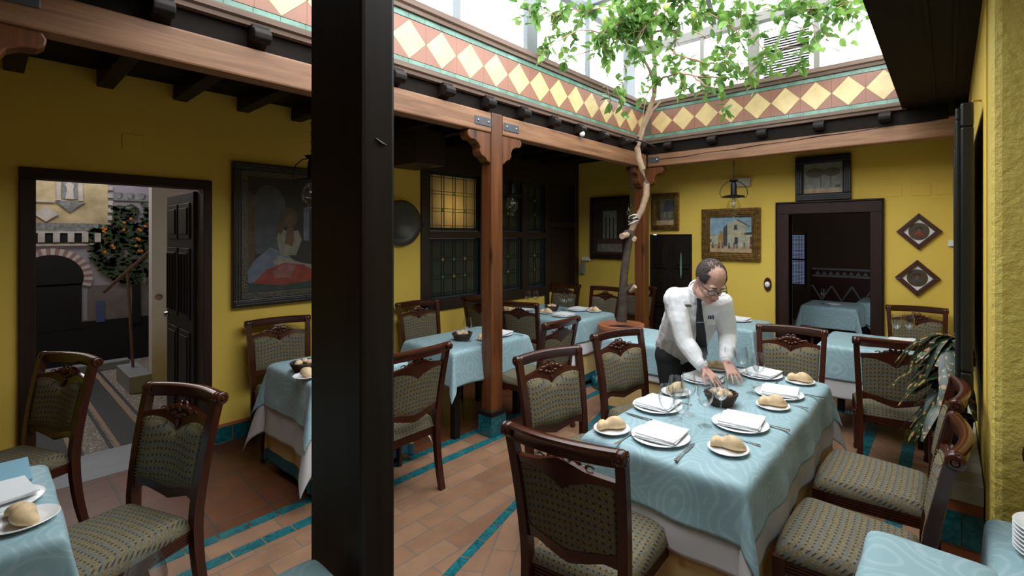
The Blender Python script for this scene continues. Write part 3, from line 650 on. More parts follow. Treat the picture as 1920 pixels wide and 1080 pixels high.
def P_(n,c,**k): return plain('paint_'+n,c,k.get('r',.5),var=k.get('var',.25),vs=k.get('vs',14))
pd=P_('umber',(.018,.015,.011)); pgb=P_('greyblue',(.05,.056,.068)); pbr=P_('brown',(.07,.04,.02)); pwh=P_('cream',(.20,.18,.14)); psk=P_('flesh',(.12,.055,.025)); prd=P_('red',(.20,.028,.016)); pbl=P_('blue',(.03,.08,.22)); plb=P_('paleblue',(.11,.13,.17)); pgn=P_('green',(.02,.035,.03)); ppk=P_('pink',(.20,.08,.07)); 
def ell(cx,cy,rx,ry,n=14,a0=0,a1=2*PI): return [(cx+rx*math.cos(a0+(a1-a0)*k/n),cy+ry*math.sin(a0+(a1-a0)*k/n)) for k in range(n)]
art=(pd,[(pgb,ell(.27,.70,.17,.20)),(pgb,[(.14,.35),(.38,.35),(.40,.72),(.12,.72)]),(pbr,[(.0,.2),(.13,.2),(.13,.8),(.0,.9)]),(plb,[(.62,.45),(.68,.45),(.68,.75),(.62,.72)]),(plb,[(.76,.42),(.82,.42),(.82,.68),(.76,.66)]),
 (pgn,[(0,0),(1,0),(1,.16),(0,.14)]),(plb,[(.03,.17),(.13,.30),(.28,.40),(.45,.34),(.55,.26),(.3,.15),(.08,.12)]),(pwh,[(.30,.28),(.36,.33),(.62,.26),(.95,.22),(.97,.16),(.6,.14)]),(prd,[(.12,.12),(.24,.22),(.42,.27),(.62,.25),(.74,.19),(.70,.11),(.40,.09),(.25,.10)]),(ppk,[(.30,.20),(.42,.26),(.55,.25),(.48,.15),(.33,.15)]),(pbl,[(.72,.11),(.74,.19),(.92,.18),(.93,.10)]),
 (pwh,[(.34,.47),(.37,.56),(.47,.52),(.56,.54),(.60,.46),(.54,.33),(.38,.33)]),(psk,[(.42,.43),(.50,.40),(.52,.47),(.50,.63),(.46,.61)]),(pbr,ell(.47,.64,.085,.085)),(pbr,[(.33,.55),(.40,.66),(.43,.58),(.38,.50)]),(psk,ell(.475,.62,.045,.055))])
picture('framed_painting','L',1.343,2.30,1.10,2.33,.065,[BLACK,SILVF],art,'large dark framed painting of a seated woman in a red skirt on the left wall',.05,inner=.05)
sky=P_('sky',(.22,.34,.42)); wal=P_('plaster',(.42,.40,.28)); gro=P_('sand',(.42,.30,.17)); och=P_('ochre',(.35,.22,.07)); nig=P_('night',(.03,.03,.05))
people=[]
for x,c in ((.10,pbr),(.24,prd),(.32,ppk),(.47,pbl),(.58,pwh),(.64,plb),(.80,pwh),(.93,prd)): people+= [(c,[(x-.02,.14),(x+.02,.14),(x+.022,.24),(x-.022,.24)]),(nig,ell(x,.27,.014,.02,8)),(pwh,[(x-.02,.2),(x+.02,.2),(x+.018,.255),(x-.018,.255)])]
art=(sky,[(gro,[(0,0),(1,0),(1,.22),(0,.24)]),(och,[(.0,.22),(.34,.22),(.34,.55),(.26,.60),(.26,.48),(0,.50)]),(wal,[(.0,.24),(.22,.24),(.22,.48),(0,.46)]),(pgb,[(.34,.2),(.43,.2),(.43,.77),(.34,.68)]),(wal,[(.43,.18),(.84,.18),(.84,.72),(.63,.88),(.43,.76)]),(pbr,[(.62,.87),(.66,.88),(.92,.71),(.92,.69)]),(wal,[(.84,.2),(1,.2),(1,.5),(.84,.48)]),(pgn,[(.80,.48),(1,.5),(1,.56),(.80,.54)]),(nig,[(.58,.64),(.64,.64),(.64,.74),(.58,.74)]),(pgn,[(.57,.62),(.65,.62),(.65,.66),(.57,.66)]),(nig,[(.59,.25),(.66,.25),(.66,.43),(.59,.43)]),(och,[(.43,.50),(.84,.50),(.84,.515),(.43,.515)]),(nig,[(.04,.30),(.07,.30),(.07,.38),(.04,.38)]),(prd,[(.92,.2),(.98,.2),(.98,.44),(.92,.44)])]+people)
picture('framed_painting','B',-2.54,-1.79,1.39,2.06,.085,[GILT,GILT],art,'gilt framed painting of a village square with people, behind the waiter',.05,inner=.02)
tre=P_('trees',(.07,.07,.05)); pap=P_('paper',(.20,.21,.18))
art=(pap,[(gro,[(0,0),(1,0),(1,.16),(0,.18)]),(tre,ell(.3,.68,.24,.15)),(tre,ell(.72,.68,.2,.14)),(tre,[(.44,.2),(.47,.2),(.46,.55),(.44,.55)]),(tre,[(.68,.2),(.70,.2),(.70,.6),(.68,.6)]),(pbr,[(.80,.2),(.92,.2),(.92,.26),(.80,.26)])])
picture('framed_painting','B',-1.394,-.83,2.115,2.625,.075,[BLACK,BLACK],art,'black framed picture of trees hung above the back doorway',.06,inner=.008)
art=(P_('dusk',(.12,.11,.07)),[(gro,[(0,0),(1,0),(1,.2),(0,.2)]),(pbr,[(0,.2),(.25,.2),(.2,.9),(0,.9)]),(pwh,[(.42,.3),(.52,.3),(.5,.5),(.44,.5)]),(pwh,[(.68,.3),(.78,.3),(.76,.55),(.7,.55)]),(pgb,[(.4,.5),(1,.5),(1,.9),(.5,.9)])])
picture('framed_painting','B',-3.29,-2.87,1.785,2.31,.06,[GILT,GILT],art,'small gilt framed painting above the low dark door',.04,inner=.015)
art=(P_('deep',(.03,.028,.02)),[(pap,[(.28,.3),(.72,.3),(.72,.82),(.28,.82)]),(pd,[(.36,.3),(.40,.3),(.40,.7),(.36,.7)]),(pd,[(.48,.3),(.52,.3),(.52,.7),(.48,.7)]),(pd,[(.60,.3),(.64,.3),(.64,.7),(.60,.7)]),(pwh,[(.1,.05),(.9,.05),(.9,.2),(.1,.22)]),(pbr,[(.1,.2),(.9,.2),(.9,.3),(.1,.3)])])
picture('framed_painting','B',-4.36,-3.66,1.35,2.31,.07,[BLACK,BWOOD],art,'dark framed painting of columns left of the tree',.05,inner=.03)
def lozenge(cx,cz,label,c2):
    o=empty('lozenge_picture',(cx,YB,cz),0,label,'picture'); a=.19
    def ring(r0,r1,y0,y1): 
        q=MB()
        for k in range(4):
            t0,t1=k*PI/2,(k+1)*PI/2; p=[(r*math.cos(t),r*math.sin(t)) for r,t in ((r0,t0),(r1,t0),(r1,t1),(r0,t1))]; q.prism(p,y0,y1,'y')
        return q
    ring(.13,.19,-.035,-.002).build('frame',BWOOD,o,bevel=.005)
    MB().prism([(.13*math.cos(k*PI/2),.13*math.sin(k*PI/2)) for k in range(4)],-.01,-.004,'y').build('mount',WHITE,o)
    q=MB(); q.mi=0; q.prism(ell(0,0,.088,.09,20),-.012,-.009,'y'); q.mi=1; q.prism(ell(0,-.045,.045,.04,12,0,PI),-.0135,-.011,'y'); q.mi=2; q.prism(ell(0,.01,.018,.024,12),-.015,-.011,'y'); q.mi=3; q.prism(ell(0,.032,.034,.02,12),-.014,-.011,'y')
    q.build('portrait',[pbr,c2,psk,pd],o)
lozenge(-.237,1.75,'upper lozenge framed portrait right of the back doorway',prd); lozenge(-.25,1.27,'lower lozenge framed portrait right of the back doorway',pgb)
pl=empty('metal_plate',(XL+.01,2.93,1.845),0,'large round pewter dish hanging on the left wall beyond the near post','dish')
MB().lathe([(0,.02),(.15,.02),(.17,.035),(.235,.045),(.25,.04),(.25,.03),(.23,.03),(.165,.01),(0,.0)],36,(0,0,0),'x').build('dish',PEWTER,pl,smooth=40)
MB().tube([(.03,.25+.035*math.sin(a),.035*math.cos(a)-.02) for a in [k*PI/8 for k in range(9)]],.007,6).build('handle',PEWTER,pl)
# big dark picture seen edge-on on the right wall
rp=empty('large_frame',(.13,3.72,1.635),0,'tall black picture frame seen edge-on along the right wall','picture')
def ring2(y0,y1,z0,z1,w,x0,x1): return MB().box(x0,x1,y0,y1,z1-w,z1).box(x0,x1,y0,y1,z0,z0+w).box(x0,x1,y0,y0+w,z0+w,z1-w).box(x0,x1,y1-w,y1,z0+w,z1-w)
rr=ring2(-.60,.55,-.73,.73,.12,-.085,-.035).build('frame',BLACK,rp,bevel=.01)
ring2(-.58,.53,-.71,.71,.06,-.105,-.08).build('inner_moulding',BLACK,rp,bevel=.008)
MB().box(-.06,-.04,-.50,.45,-.63,.63).build('canvas',pd,rp)
MB().tube([(-.05,-.45,.73),(-.03,-.47,.76),(0,-.47,.755)],.006,6).build('hanging_hook',plain('yellow_hook',(.5,.3,.03),.4),rp)
MB()
tag(MB().box(.07,.125,4.95,5.5,1.35,2.05).build('small_frame',plain('pale_frame',(.5,.42,.28),.5)),'pale framed panel on the right wall behind the tall black frame','picture')
tag(MB().box(.06,.125,4.75,5.35,.95,1.42).build('small_frame',BLACK),'small black frame low on the right wall behind the tall one','picture')
# ============================================================ DINING CHAIR
def lerp(a,b,t): return a+(b-a)*t
def back_y(w): # rear line of the back posts, w = height
    if w<.45: return -.215-.06*((.45-w)/.45)**2
    t=(w-.45)/.53; return -.215-.085*t**1.5
def half_w(w): return .195 if w<.45 else .195+.025*(w-.45)/.53
def bowed(u,w,off=0): # back surface point; u in -1..1 between the posts
    return (u*half_w(w),back_y(w)-.028*(1-u*u)+off,w)
def interp(pts,u):
    for (a,b),(c,d) in zip(pts,pts[1:]):
        if a<=u<=c: return lerp(b,d,(u-a)/(c-a) if c>a else 0)
    return pts[-1][1]
def sm(pts,u,k=.03): return (interp(pts,max(pts[0][0],u-k))+interp(pts,u)+interp(pts,min(pts[-1][0],u+k)))/3
F_TOP=[(-1,.845),(-.8,.853),(-.48,.848),(-.26,.832),(-.12,.822),(0,.796),(.12,.822),(.26,.832),(.48,.848),(.8,.853),(1,.845)]
F_BOT=[(-1,.585),(-.6,.575),(0,.552),(.6,.575),(1,.585)]
S_TOP=[(-1,.868),(-.72,.878),(-.45,.888),(-.25,.905),(0,.918),(.25,.905),(.45,.888),(.72,.878),(1,.868)]
B_BOT=[(-1,.535),(-.75,.548),(-.4,.528),(0,.508),(.4,.528),(.75,.548),(1,.535)]
def make_chair():
    c=empty('dining_chair',(0,0,0))
    tag(c,'chair','chair')
    # seat cushion
    def outline(v): return lerp(.20,.245,v**.8)
    def seat(top):
        def f(a,b):
            x=(a*2-1); v=b; hw=outline(v)
            y=lerp(-.225,.235,v); y+= .025*(1-x*x)*(v**2)
            ex=min(1,max(0,(1-abs(x))*6)); ey=min(1,max(0,min(v,1-v)*9)); e=(ex*(2-ex)*ey*(2-ey))**.5
            ins=.96 if not top else .95+.05*min(1,e*1.5)
            return (x*hw*(.985 if not top else 1),y,(.425+.058*e+.012*(1-x*x)*math.sin(PI*v)) if top else .418)
        return f
    MB().slab(seat(True),seat(False),20,18).build('seat',FAB,c,smooth=60)
    # seat frame with reeded rails
    m=MB()
    def rail(p,q,t=.022):
        P=Vector(p); Q=Vector(q); d=(Q-P).normalized(); n=Vector((-d.y,d.x,0))
        m.sweep([p,q],[(-t/2,-.03),(t/2,-.03),(t/2,.025),(-t/2,.025)])
        for k in range(4):
            z=-.022+.013*k
            for s in (-1,1): m.sweep([tuple(P+n*s*(t/2)+Vector((0,0,z))),tuple(Q+n*s*(t/2)+Vector((0,0,z)))],[(-.004,-.003),(.004,-.003),(.004,.003),(-.004,.003)])
    rail((-.19,-.21,.395),(-.225,.215,.395)); rail((.19,-.21,.395),(.225,.215,.395)); rail((-.19,-.212,.395),(.19,-.212,.395)); rail((-.225,.225,.395),(.225,.225,.395))
    m.build('seat_frame',MAHX,c)
    # turned front legs
    for s in (-1,1):
        l=MB(); l.box(s*.225-.024,s*.225+.024,.195,.243,.33,.428)
        l.lathe([(.010,0),(.017,.004),(.018,.03),(.013,.045),(.015,.10),(.021,.24),(.024,.27),(.017,.282),(.026,.295),(.026,.305),(.018,.315),(.022,.33)],14,(s*.225,.219,0))
        l.build('leg',MAH,c,smooth=50)
    # rear legs running up into the back posts, scrolled at the top
    hs=[0,.08,.16,.25,.34,.42,.5,.6,.7,.8,.88,.94,.965]
    for s in (-1,1):
        l=MB(); path=[(s*(half_w(h)+.010),back_y(h)-.012,h) for h in hs]
        wv=[.030+.012*min(1,h/.4)-.008*max(0,(h-.5)/.46) for h in hs]
        l.sweep(path,lambda i:[(-.019,-wv[i]*.5),(.019,-wv[i]*.5),(.019,wv[i]*.5),(-.019,wv[i]*.5)],up=(0,1,0))
        x0=half_w(.96)+.010
        l.lathe([(.020,-.024),(.027,-.022),(.029,-.015),(.026,-.009),(.029,-.003),(.029,.010),(.026,.015),(.028,.021),(.024,.025),(.014,.026),(.012,.022),(.009,.027),(.0,.028)] if s>0 else [(0,-.028),(.009,-.027),(.012,-.022),(.014,-.026),(.024,-.025),(.028,-.021),(.026,-.015),(.029,-.010),(.029,.003),(.026,.009),(.029,.015),(.027,.022),(.020,.024)],16,(s*x0,back_y(.965)-.020,.965),'x',caps=False)
        l.build('leg',MAH,c,smooth=45)
    # crest rail, bowed and rounded on top
    m=MB(); n=17; path=[(x,back_y(.965)-.018-.034*(1-(x/.22)**2),.962+.004*(1-(x/.22)**2)) for x in [lerp(-.215,.215,i/(n-1)) for i in range(n)]]
    sec=[(-.013,-.030),(.011,-.030),(.013,-.012),(.014,.004),(.022,.016),(.020,.026),(.008,.031),(-.008,.030),(-.018,.022),(-.018,.006)]
    m.sweep(path,[(a,b) for a,b in sec]); m.build('crest_rail',MAHX,c,smooth=40)
    # carved splat above the fabric
    m=MB()
    m.slab(lambda a,b:bowed((a*2-1)*.95,lerp(sm(F_TOP,a*2-1)-.004,sm(S_TOP,a*2-1,.05),b),.004),lambda a,b:bowed((a*2-1)*.95,lerp(sm(F_TOP,a*2-1)-.004,sm(S_TOP,a*2-1,.05),b),-.022),28,3)
    for s in (-1,1):   # leaf scrolls in relief with little openings between them and the crest
        for k,(u,w,r,l) in enumerate(((.10,.905,.013,.035),(.24,.900,.011,.035),(.36,.888,.009,.03),(.16,.875,.010,.03),(.05,.865,.010,.02))):
            p=bowed(s*u,w,.008); m.ball(p,(l*.6,.009,r),10,6)
        pts=[bowed(s*(.05+.5*t),.908-.022*t+.010*math.sin(t*9),.008) for t in [i/10 for i in range(11)]]
        m.tube(pts,[.007-.004*i/10 for i in range(11)],6)
        pts=[bowed(s*(.08+.08*math.cos(a)),.915+.016*math.sin(a),.006) for a in [k*PI/6 for k in range(12)]]
        m.tube(pts,.005,6)
    m.ball(bowed(0,.90,.010),(.014,.010,.024),10,6); m.ball(bowed(0,.83,.008),(.010,.008,.022),10,6)
    m.build('carved_splat',MAHX,c,smooth=45)
    m=MB()
    m.slab(lambda a,b:bowed((a*2-1)*.95,lerp(sm(B_BOT,a*2-1),sm(F_BOT,a*2-1)+.004,b),.003),lambda a,b:bowed((a*2-1)*.95,lerp(sm(B_BOT,a*2-1),sm(F_BOT,a*2-1)+.004,b),-.022),22,2)
    m.build('lower_rail',MAHX,c,smooth=40)
    # upholstered back, padded both faces
    def bk(off,pf):
        def f(a,b):
            u=(a*2-1)*.93; w=lerp(sm(F_BOT,a*2-1),sm(F_TOP,a*2-1),b); e=min(1,6*min(a,1-a))*min(1,6*min(b,1-b)); return bowed(u,w,off+pf*(e**.5))
        return f
    bo=MB().slab(bk(.004,.020),bk(-.018,-.006),22,14).build('backrest',FAB,c,smooth=60)
    m=MB()
    for k in range(30): a=k/29; m.ball(bowed((a*2-1)*.91,sm(F_TOP,a*2-1)-.007,.010),.0034,5,3)
    for k in range(18):
        b=(k+.5)/18
        for s in (-1,1): m.ball(bowed(s*.91,lerp(.585,.835,b),.010),.0034,5,3)
    m.build('nailhead_trim',plain('brass_nails',(.30,.22,.10),.35,.9),bo)
    return c
CH=make_chair(); cu=[False]
def chair(x,y,rz,label,group=None,crest=True):
    a=R(rz)
    if crest: x,y=x-.30*math.sin(a),y+.30*math.cos(a)
    return place(CH,cu,(x,y,0),a,label,group)
chair(-1.065,1.34,8,'foreground chair with its back to the viewer at the near end of the waiter\'s table')
chair(-1.89,2.25,-103,'nearer of the two chairs on the left side of the waiter\'s table')
chair(-1.90,3.06,-105,'further of the two chairs on the left side of the waiter\'s table, beside the waiter')
chair(-.95,4.05,189,'chair at the far end of the waiter\'s table, facing the viewer')
chair(-.28,4.02,8,'chair seen from behind in front of the croton plant, at the back right table')
chair(-.25,6.02,187,'chair against the back wall under the lozenge pictures')
chair(.00,2.27,90,'nearer of the two chairs on the right side of the waiter\'s table')
chair(.01,2.94,90,'further of the two chairs on the right side of the waiter\'s table, by the planter')
chair(-2.60,1.78,92,'chair right of the tall near post, its back toward the court')
chair(-4.47,1.66,-98,'chair against the left wall under the large painting of the woman')
chair(-4.47,3.07,-97,'chair against the left wall beside the round pewter dish')
chair(-4.20,3.72,10,'chair half hidden behind the left side of the reddish post')
chair(-3.60,3.75,12,'chair just right of the reddish post, at the table with three glasses')
chair(-2.56,3.18,92,'chair right of the reddish post with its seat toward the post')
chair(-4.42,5.60,190,'chair in the far left corner near the dark doorway')
chair(-3.70,5.60,183,'chair under the dark column painting left of the tree')
chair(-3.40,6.04,182,'chair partly hidden behind the tree and corner post')
chair(-4.05,.33,203,'leftmost chair, in front of the patio doorway')
chair(-2.76,.60,201,'lower left chair with its seat in full view, nearest the viewer there')
# ============================================================ TABLES AND CLOTHS
def drop(d,rho=.018):
    if d<rho*PI/2: a=d/rho; return rho*math.sin(a),rho*(1-math.cos(a))
    return rho,rho+(d-rho*PI/2)
def cloth(name,x0,x1,y0,y1,h,over,mats,label,cat,group=None,seed=0,flare=.22,rnd=False,wav=.02,hem=None,thick=.002,tw=0,shift=(0,0),rz=0,corner=.3):
    cx,cy=(x0+x1)/2,(y0+y1)/2; w,l=(x1-x0)/2,(y1-y0)/2; rg=random.Random(seed); ph=[rg.uniform(0,6.28) for _ in range(8)]; st=.028
    def axis(e):
        n1=max(4,int(2*e/.06)); n2=max(6,int(over/st)); a=[-e-over+over*k/n2 for k in range(n2)]+[-e+2*e*k/n1 for k in range(n1)]+[e+over*k/n2 for k in range(n2+1)]
        return a
    X,Y=axis(w),axis(l); vs=[]; ms=[]
    for j,t in enumerate(Y):
        for i,s in enumerate(X):
            dx=max(0,abs(s)-w); dy=max(0,abs(t)-l); sx=1 if s>0 else -1; sy=1 if t>0 else -1
            if dx==0 and dy==0: vs.append((s,t,h+.0015*noise.noise(Vector((s*6,t*6,seed))))); continue
            if dx>0 and dy>0:
                r=max(dx,dy)*1.02 if rnd else math.hypot(dx,dy); ph_=math.atan2(dy,dx); o,d=drop(r); f=math.sin(2*ph_)**2
                g=flare*.35*(1-f)+corner*f*(1 if not rnd else .5)
                k=max(0,r-.03); extra=math.sin(ph_*4+ph[0])*.06*k*f
                ho=o+k*g+extra; d=d*math.sqrt(max(.2,1-g*g)); 
                vs.append((sx*(w+ho*math.cos(ph_)),sy*(l+ho*math.sin(ph_)),h-d)); continue
            if dx>0: q=t; dd=dx; L=l; si=ph[1]+ (2 if sx>0 else 0)
            else: q=s; dd=dy; L=w; si=ph[2]+(2 if sy>0 else 0)
            o,d=drop(dd); k=min(1,dd/.3); edge=min(1,(L-abs(q))/.15)
            wv=(math.sin(q*11+si)*.6+math.sin(q*23+si*2)*.4)*wav*k*edge*1.3
            ho=o+dd*flare*.35+wv+.004*noise.noise(Vector((q*9,dd*9,seed)))
            d=d*(1-.01)
            if dx>0: vs.append((sx*(w+ho),t,h-d))
            else: vs.append((s,sy*(l+ho),h-d))
    zmin=.004; vs=[(a,b,max(c,zmin+.002*noise.noise(Vector((a*30,b*30,0)))+.002)) for a,b,c in vs]
    m=MB(); W_=len(X); m.v=vs
    for j in range(len(Y)-1):
        for i in range(W_-1):
            m.f.append((j*W_+i,j*W_+i+1,(j+1)*W_+i+1,(j+1)*W_+i)); q=0
            if hem is not None:
                da=max(0,abs((X[i]+X[i+1])/2)-w); db=max(0,abs((Y[j]+Y[j+1])/2)-l)
                if max(da,db)>over-hem: q=1
            m.m.append(q)
    o=m.build(name,mats,None,smooth=70,sub=1,fix=False); 
    q=o.modifiers.new('solid','SOLIDIFY'); q.thickness=thick; q.offset=1
    o.location=(cx,cy,0); o.rotation_euler=(0,0,R(rz)); return tag(o,label,cat,group)
def table(x0,x1,y0,y1,label,h=.745,rz=0,base=True):
    cx,cy=(x0+x1)/2,(y0+y1)/2; w,l=(x1-x0)/2,(y1-y0)/2
    t=empty('dining_table',(cx,cy,0),R(rz),label,'table')
    MB().box(-w,w,-l,l,h-.03,h).build('table_top',DARK,t,bevel=.004)
    MB().box(-w+.05,w-.05,-l+.05,l-.05,h-.10,h-.03).build('apron',DARK,t)
    for sx in (-1,1):
        for sy in (-1,1):
            q=MB(); q.box(sx*(w-.06)-.03,sx*(w-.06)+.03,sy*(l-.06)-.03,sy*(l-.06)+.03,.0,h-.03); q.build('leg',DARK,t,bevel=.006)
    return t
H=.752
def dress(x0,x1,y0,y1,nm,b=.28,wh=None,oc=None,seed=1,corner=.3,rz=0,h=.745):
    table(x0,x1,y0,y1,'dark table under '+nm,h,rz); z=h+.002
    if oc: cloth('floor_cloth',x0-.004,x1+.004,y0-.004,y1+.004,z,oc,[OCHRE,TEALF],'ochre teal-hemmed cloth on '+nm,'tablecloth',None,seed,.10,True,.014,.085,rz=rz,corner=corner*.6)
    if wh: cloth('under_cloth',x0-.008,x1+.008,y0-.008,y1+.008,z+.004,wh,UNDER,'white undercloth on '+nm,'tablecloth',None,seed,.20,False,.016,corner=corner*.93,rz=rz)
    return cloth('blue_tablecloth',x0-.015,x1+.015,y0-.015,y1+.015,z+.008,b,BLUE,'blue top cloth on '+nm,'tablecloth',None,seed,.22,False,.016,corner=corner,rz=rz)
dress(-1.33,-.62,1.88,3.47,'the large table where the waiter leans',.238,.36,.72,11,.34)
dress(-3.87,-3.19,1.40,2.06,'the table half hidden by the tall near post',.31,.50,.70,21,.36)
dress(-3.80,-3.14,2.50,3.36,'the table behind the reddish post',.30,None,None,31,.3)
dress(-4.38,-3.22,4.2,5.0,'the far left table with three wine glasses',.26,.40,.71,41,.28)
dress(-2.48,-1.86,3.78,4.38,'the bare table directly behind the waiter',.27,.33,.72,51,.26)
dress(-2.15,-1.55,5.0,5.62,'the small table by the back wall right of the waiter',.40,None,.70,61,.26)
dress(-.87,-.10,4.75,5.45,'the back right table under the lozenge pictures',.30,.45,None,71,.28)
dress(-2.90,-2.21,-.9,.15,'the lower left table with bread and plate',.30,None,None,81,.2)
dress(-.17,.085,.9,1.84,'the bare corner table at the lower right',.30,None,None,91,.2)
dress(.13,.9,1.2,2.17,'the table with a stack of plates at the right edge',.25,None,None,101,.1)
dress(-1.43,-.80,-.25,.61,'the table just under the bottom edge beside the near post',.2,None,None,111,.2)
dress(-1.55,-.95,7.3,7.95,'the near table in the dark far room',.3,None,None,121)
dress(-1.0,-.3,8.1,8.8,'the far table in the dark far room',.3,None,None,131)
chair(-1.95,7.45,-90,'chair in the dark room just inside the back doorway')
ZT=H+.0065
# ============================================================ TABLEWARE
def mk_plate(name,r):
    s=r/.13; return MB().lathe([(0,.004*s),(.07*s,.003),(.085*s,.0),(.088*s,.003),(.125*s,.013),(.13*s,.016),(.127*s,.018),(.09*s,.009),(.08*s,.008),(0,.008)],36,caps=False).build(name,CHINA,smooth=50)
PB=mk_plate('dinner_plate',.135); PS=mk_plate('bread_plate',.088); pu=[False]; su=[False]
def napkin():
    m=MB()
    for k,(a,w) in enumerate(((0,.098),(.06,.096),(-.05,.094))):
        m.T=Matrix.Translation((.004*k,.003*k,.018+.006*k))@Matrix.Rotation(a,4,'Z')
        m.slab(lambda u,v:((u-.5)*2*w,(v-.5)*2*w,.005+.004*math.sin(u*3+k)*math.sin(v*3)+.0015*noise.noise(Vector((u*5,v*5,k)))),lambda u,v:((u-.5)*2*w,(v-.5)*2*w,.0005+.004*math.sin(u*3+k)*math.sin(v*3)),8,8)
    m.T=None; return m.build('folded_napkin',NAPK,smooth=40)
NP=napkin(); nu=[False]
def bread():
    m=MB()
    def prof(t): return (.020+.013*abs(math.cos(t*PI*1.5))**.7)*(math.sin(PI*min(1,max(0,t*.94+.03)))**.35)
    n=22; rings=[]
    for i in range(n+1):
        t=i/n; x=(t-.5)*.15; y=.010*math.sin(t*PI*2); r=max(.003,prof(t))
        rings.append([(x,y+r*1.05*math.cos(a),max(0.001,r*.95+r*.95*math.sin(a))) for a in [2*PI*k/14 for k in range(14)]])
    vs=[p for q in rings for p in q]; fs=[(i*14+k,i*14+(k+1)%14,(i+1)*14+(k+1)%14,(i+1)*14+k) for i in range(n) for k in range(14)]+[tuple(range(13,-1,-1)),tuple(range(n*14,n*14+14))]
    m.add(vs,fs); return m.build('bread_roll',BREAD,smooth=80)
BR=bread(); bu=[False]
for o in (PB,PS,NP,BR): o['category']={'dinner_plate':'plate','bread_plate':'plate','folded_napkin':'napkin','bread_roll':'bread'}[o.name]
def mk_glass():
    g=empty('wine_glass',(0,0,0)); g['category']='glass'
    MB().lathe([(0,.0035),(.012,.006),(.030,.0025),(.034,.0012),(.034,.0),(0,.0)],24,caps=False).build('foot',GLASS,g,smooth=60)
    MB().lathe([(.006,.005),(.0035,.015),(.003,.05),(.0034,.085),(.007,.098)],10).build('stem',GLASS,g,smooth=60)
    MB().lathe([(.0,.095),(.012,.098),(.026,.110),(.036,.130),(.040,.150),(.039,.175),(.034,.200),(.0305,.216),(.0298,.216),(.033,.199),(.0375,.175),(.0385,.150),(.0345,.131),(.025,.112),(.010,.101),(0,.099)],28,caps=False).build('bowl',GLASS,g,smooth=70)
    return g
WG=mk_glass(); gu=[False]
def glass(x,y,label,z=ZT+.004,s=1,group=None): return place(WG,gu,(x,y,z),random.random(),label,group,(s,s,s))
def fork():
    m=MB(); m.sweep([(0,-.10,.004),(0,-.03,.003),(0,.03,.004),(0,.055,.006)],lambda i:[(-w/2,-.001),(w/2,-.001),(w/2,.001),(-w/2,.001)] if (w:=[.014,.006,.006,.02][i]) else 0)
    for x in (-.009,-.003,.003,.009): m.sweep([(x,.055,.006),(x,.08,.005),(x,.10,.007)],[(-.0014,-.0008),(.0014,-.0008),(.0014,.0008),(-.0014,.0008)])
    return m.build('fork',STEEL,bevel=.0004)
def knife():
    m=MB(); m.sweep([(0,-.11,.004),(0,-.01,.004)],lambda i:[(-w/2,-.003),(w/2,-.003),(w/2,.003),(-w/2,.003)] if (w:=[.016,.010][i]) else 0)
    m.prism([(-.008,-.01),(.008,-.01),(.009,.07),(.002,.11),(-.006,.08)],.003,.0045,'z'); return m.build('knife',STEEL,bevel=.0006)
FK=fork(); KN=knife(); FK['category']='fork'; KN['category']='knife'; fu=[False]; ku=[False]
def basket():
    b=empty('bread_basket',(0,0,0)); b['category']='basket'; m=MB(); n=36
    rings=[(.058,0),(.064,.012),(.070,.024),(.076,.036),(.082,.048),(.086,.058)]
    m.lathe([(.0,.003),(.056,.003),(.082,.056)],n,caps=False)
    for i,(r,h) in enumerate(rings):
        pts=[((r+.003*(-1)**(k+i))*math.cos(2*PI*k/n),(r+.003*(-1)**(k+i))*math.sin(2*PI*k/n),h+.005) for k in range(n+1)]; m.tube(pts,.0058,6)
    m.build('woven_bowl',WICK,b,smooth=60)
    return b
BK=basket(); ku2=[False]
REF={}
def setting(px,py,a,tab,bx,by,ba,where,fork_=None,knife_=None,grp=None,nap=True,z=ZT):
    place(PB,pu,(px,py,z),0,'white dinner plate '+where,grp)
    if nap: place(NP,nu,(px,py,z),R(a),'folded napkin on the plate '+where,grp and 'napkins '+grp)
    if bx is not None:
        place(PS,su,(bx,by,z),0,'small white bread plate '+where,grp); place(BR,bu,(bx,by,z+.010),R(ba),'bread roll on the small plate '+where,grp)
    if fork_: place(FK,fu,(fork_[0],fork_[1],z),R(fork_[2]),'steel fork '+where,None)
    if knife_: place(KN,ku,(knife_[0],knife_[1],z),R(knife_[2]),'steel knife '+where,None)
setting(-1.035,2.03,5,0,-1.255,1.955,60,'at the near left corner of the waiter\'s table',(-1.16,1.93,0),(-.885,1.97,3))
setting(-.80,2.42,8,0,-.745,2.10,20,'nearest the viewer on the right of the waiter\'s table',(-.75,2.245,85),(-.70,2.50,88))
setting(-1.235,2.385,2,0,-1.255,2.66,80,'on the left side of the waiter\'s table',(-1.20,2.53,92),(-1.22,2.19,88))
setting(-.775,3.03,12,0,-.745,2.79,30,'further along the right of the waiter\'s table',(-.69,2.90,80),(-.66,3.13,85))
setting(-1.24,3.02,-4,0,-1.26,3.33,30,'under the waiter\'s hands')
setting(-.975,3.37,-6,0,-.735,3.37,15,'at the far end of the waiter\'s table',(-.85,3.33,0),None)
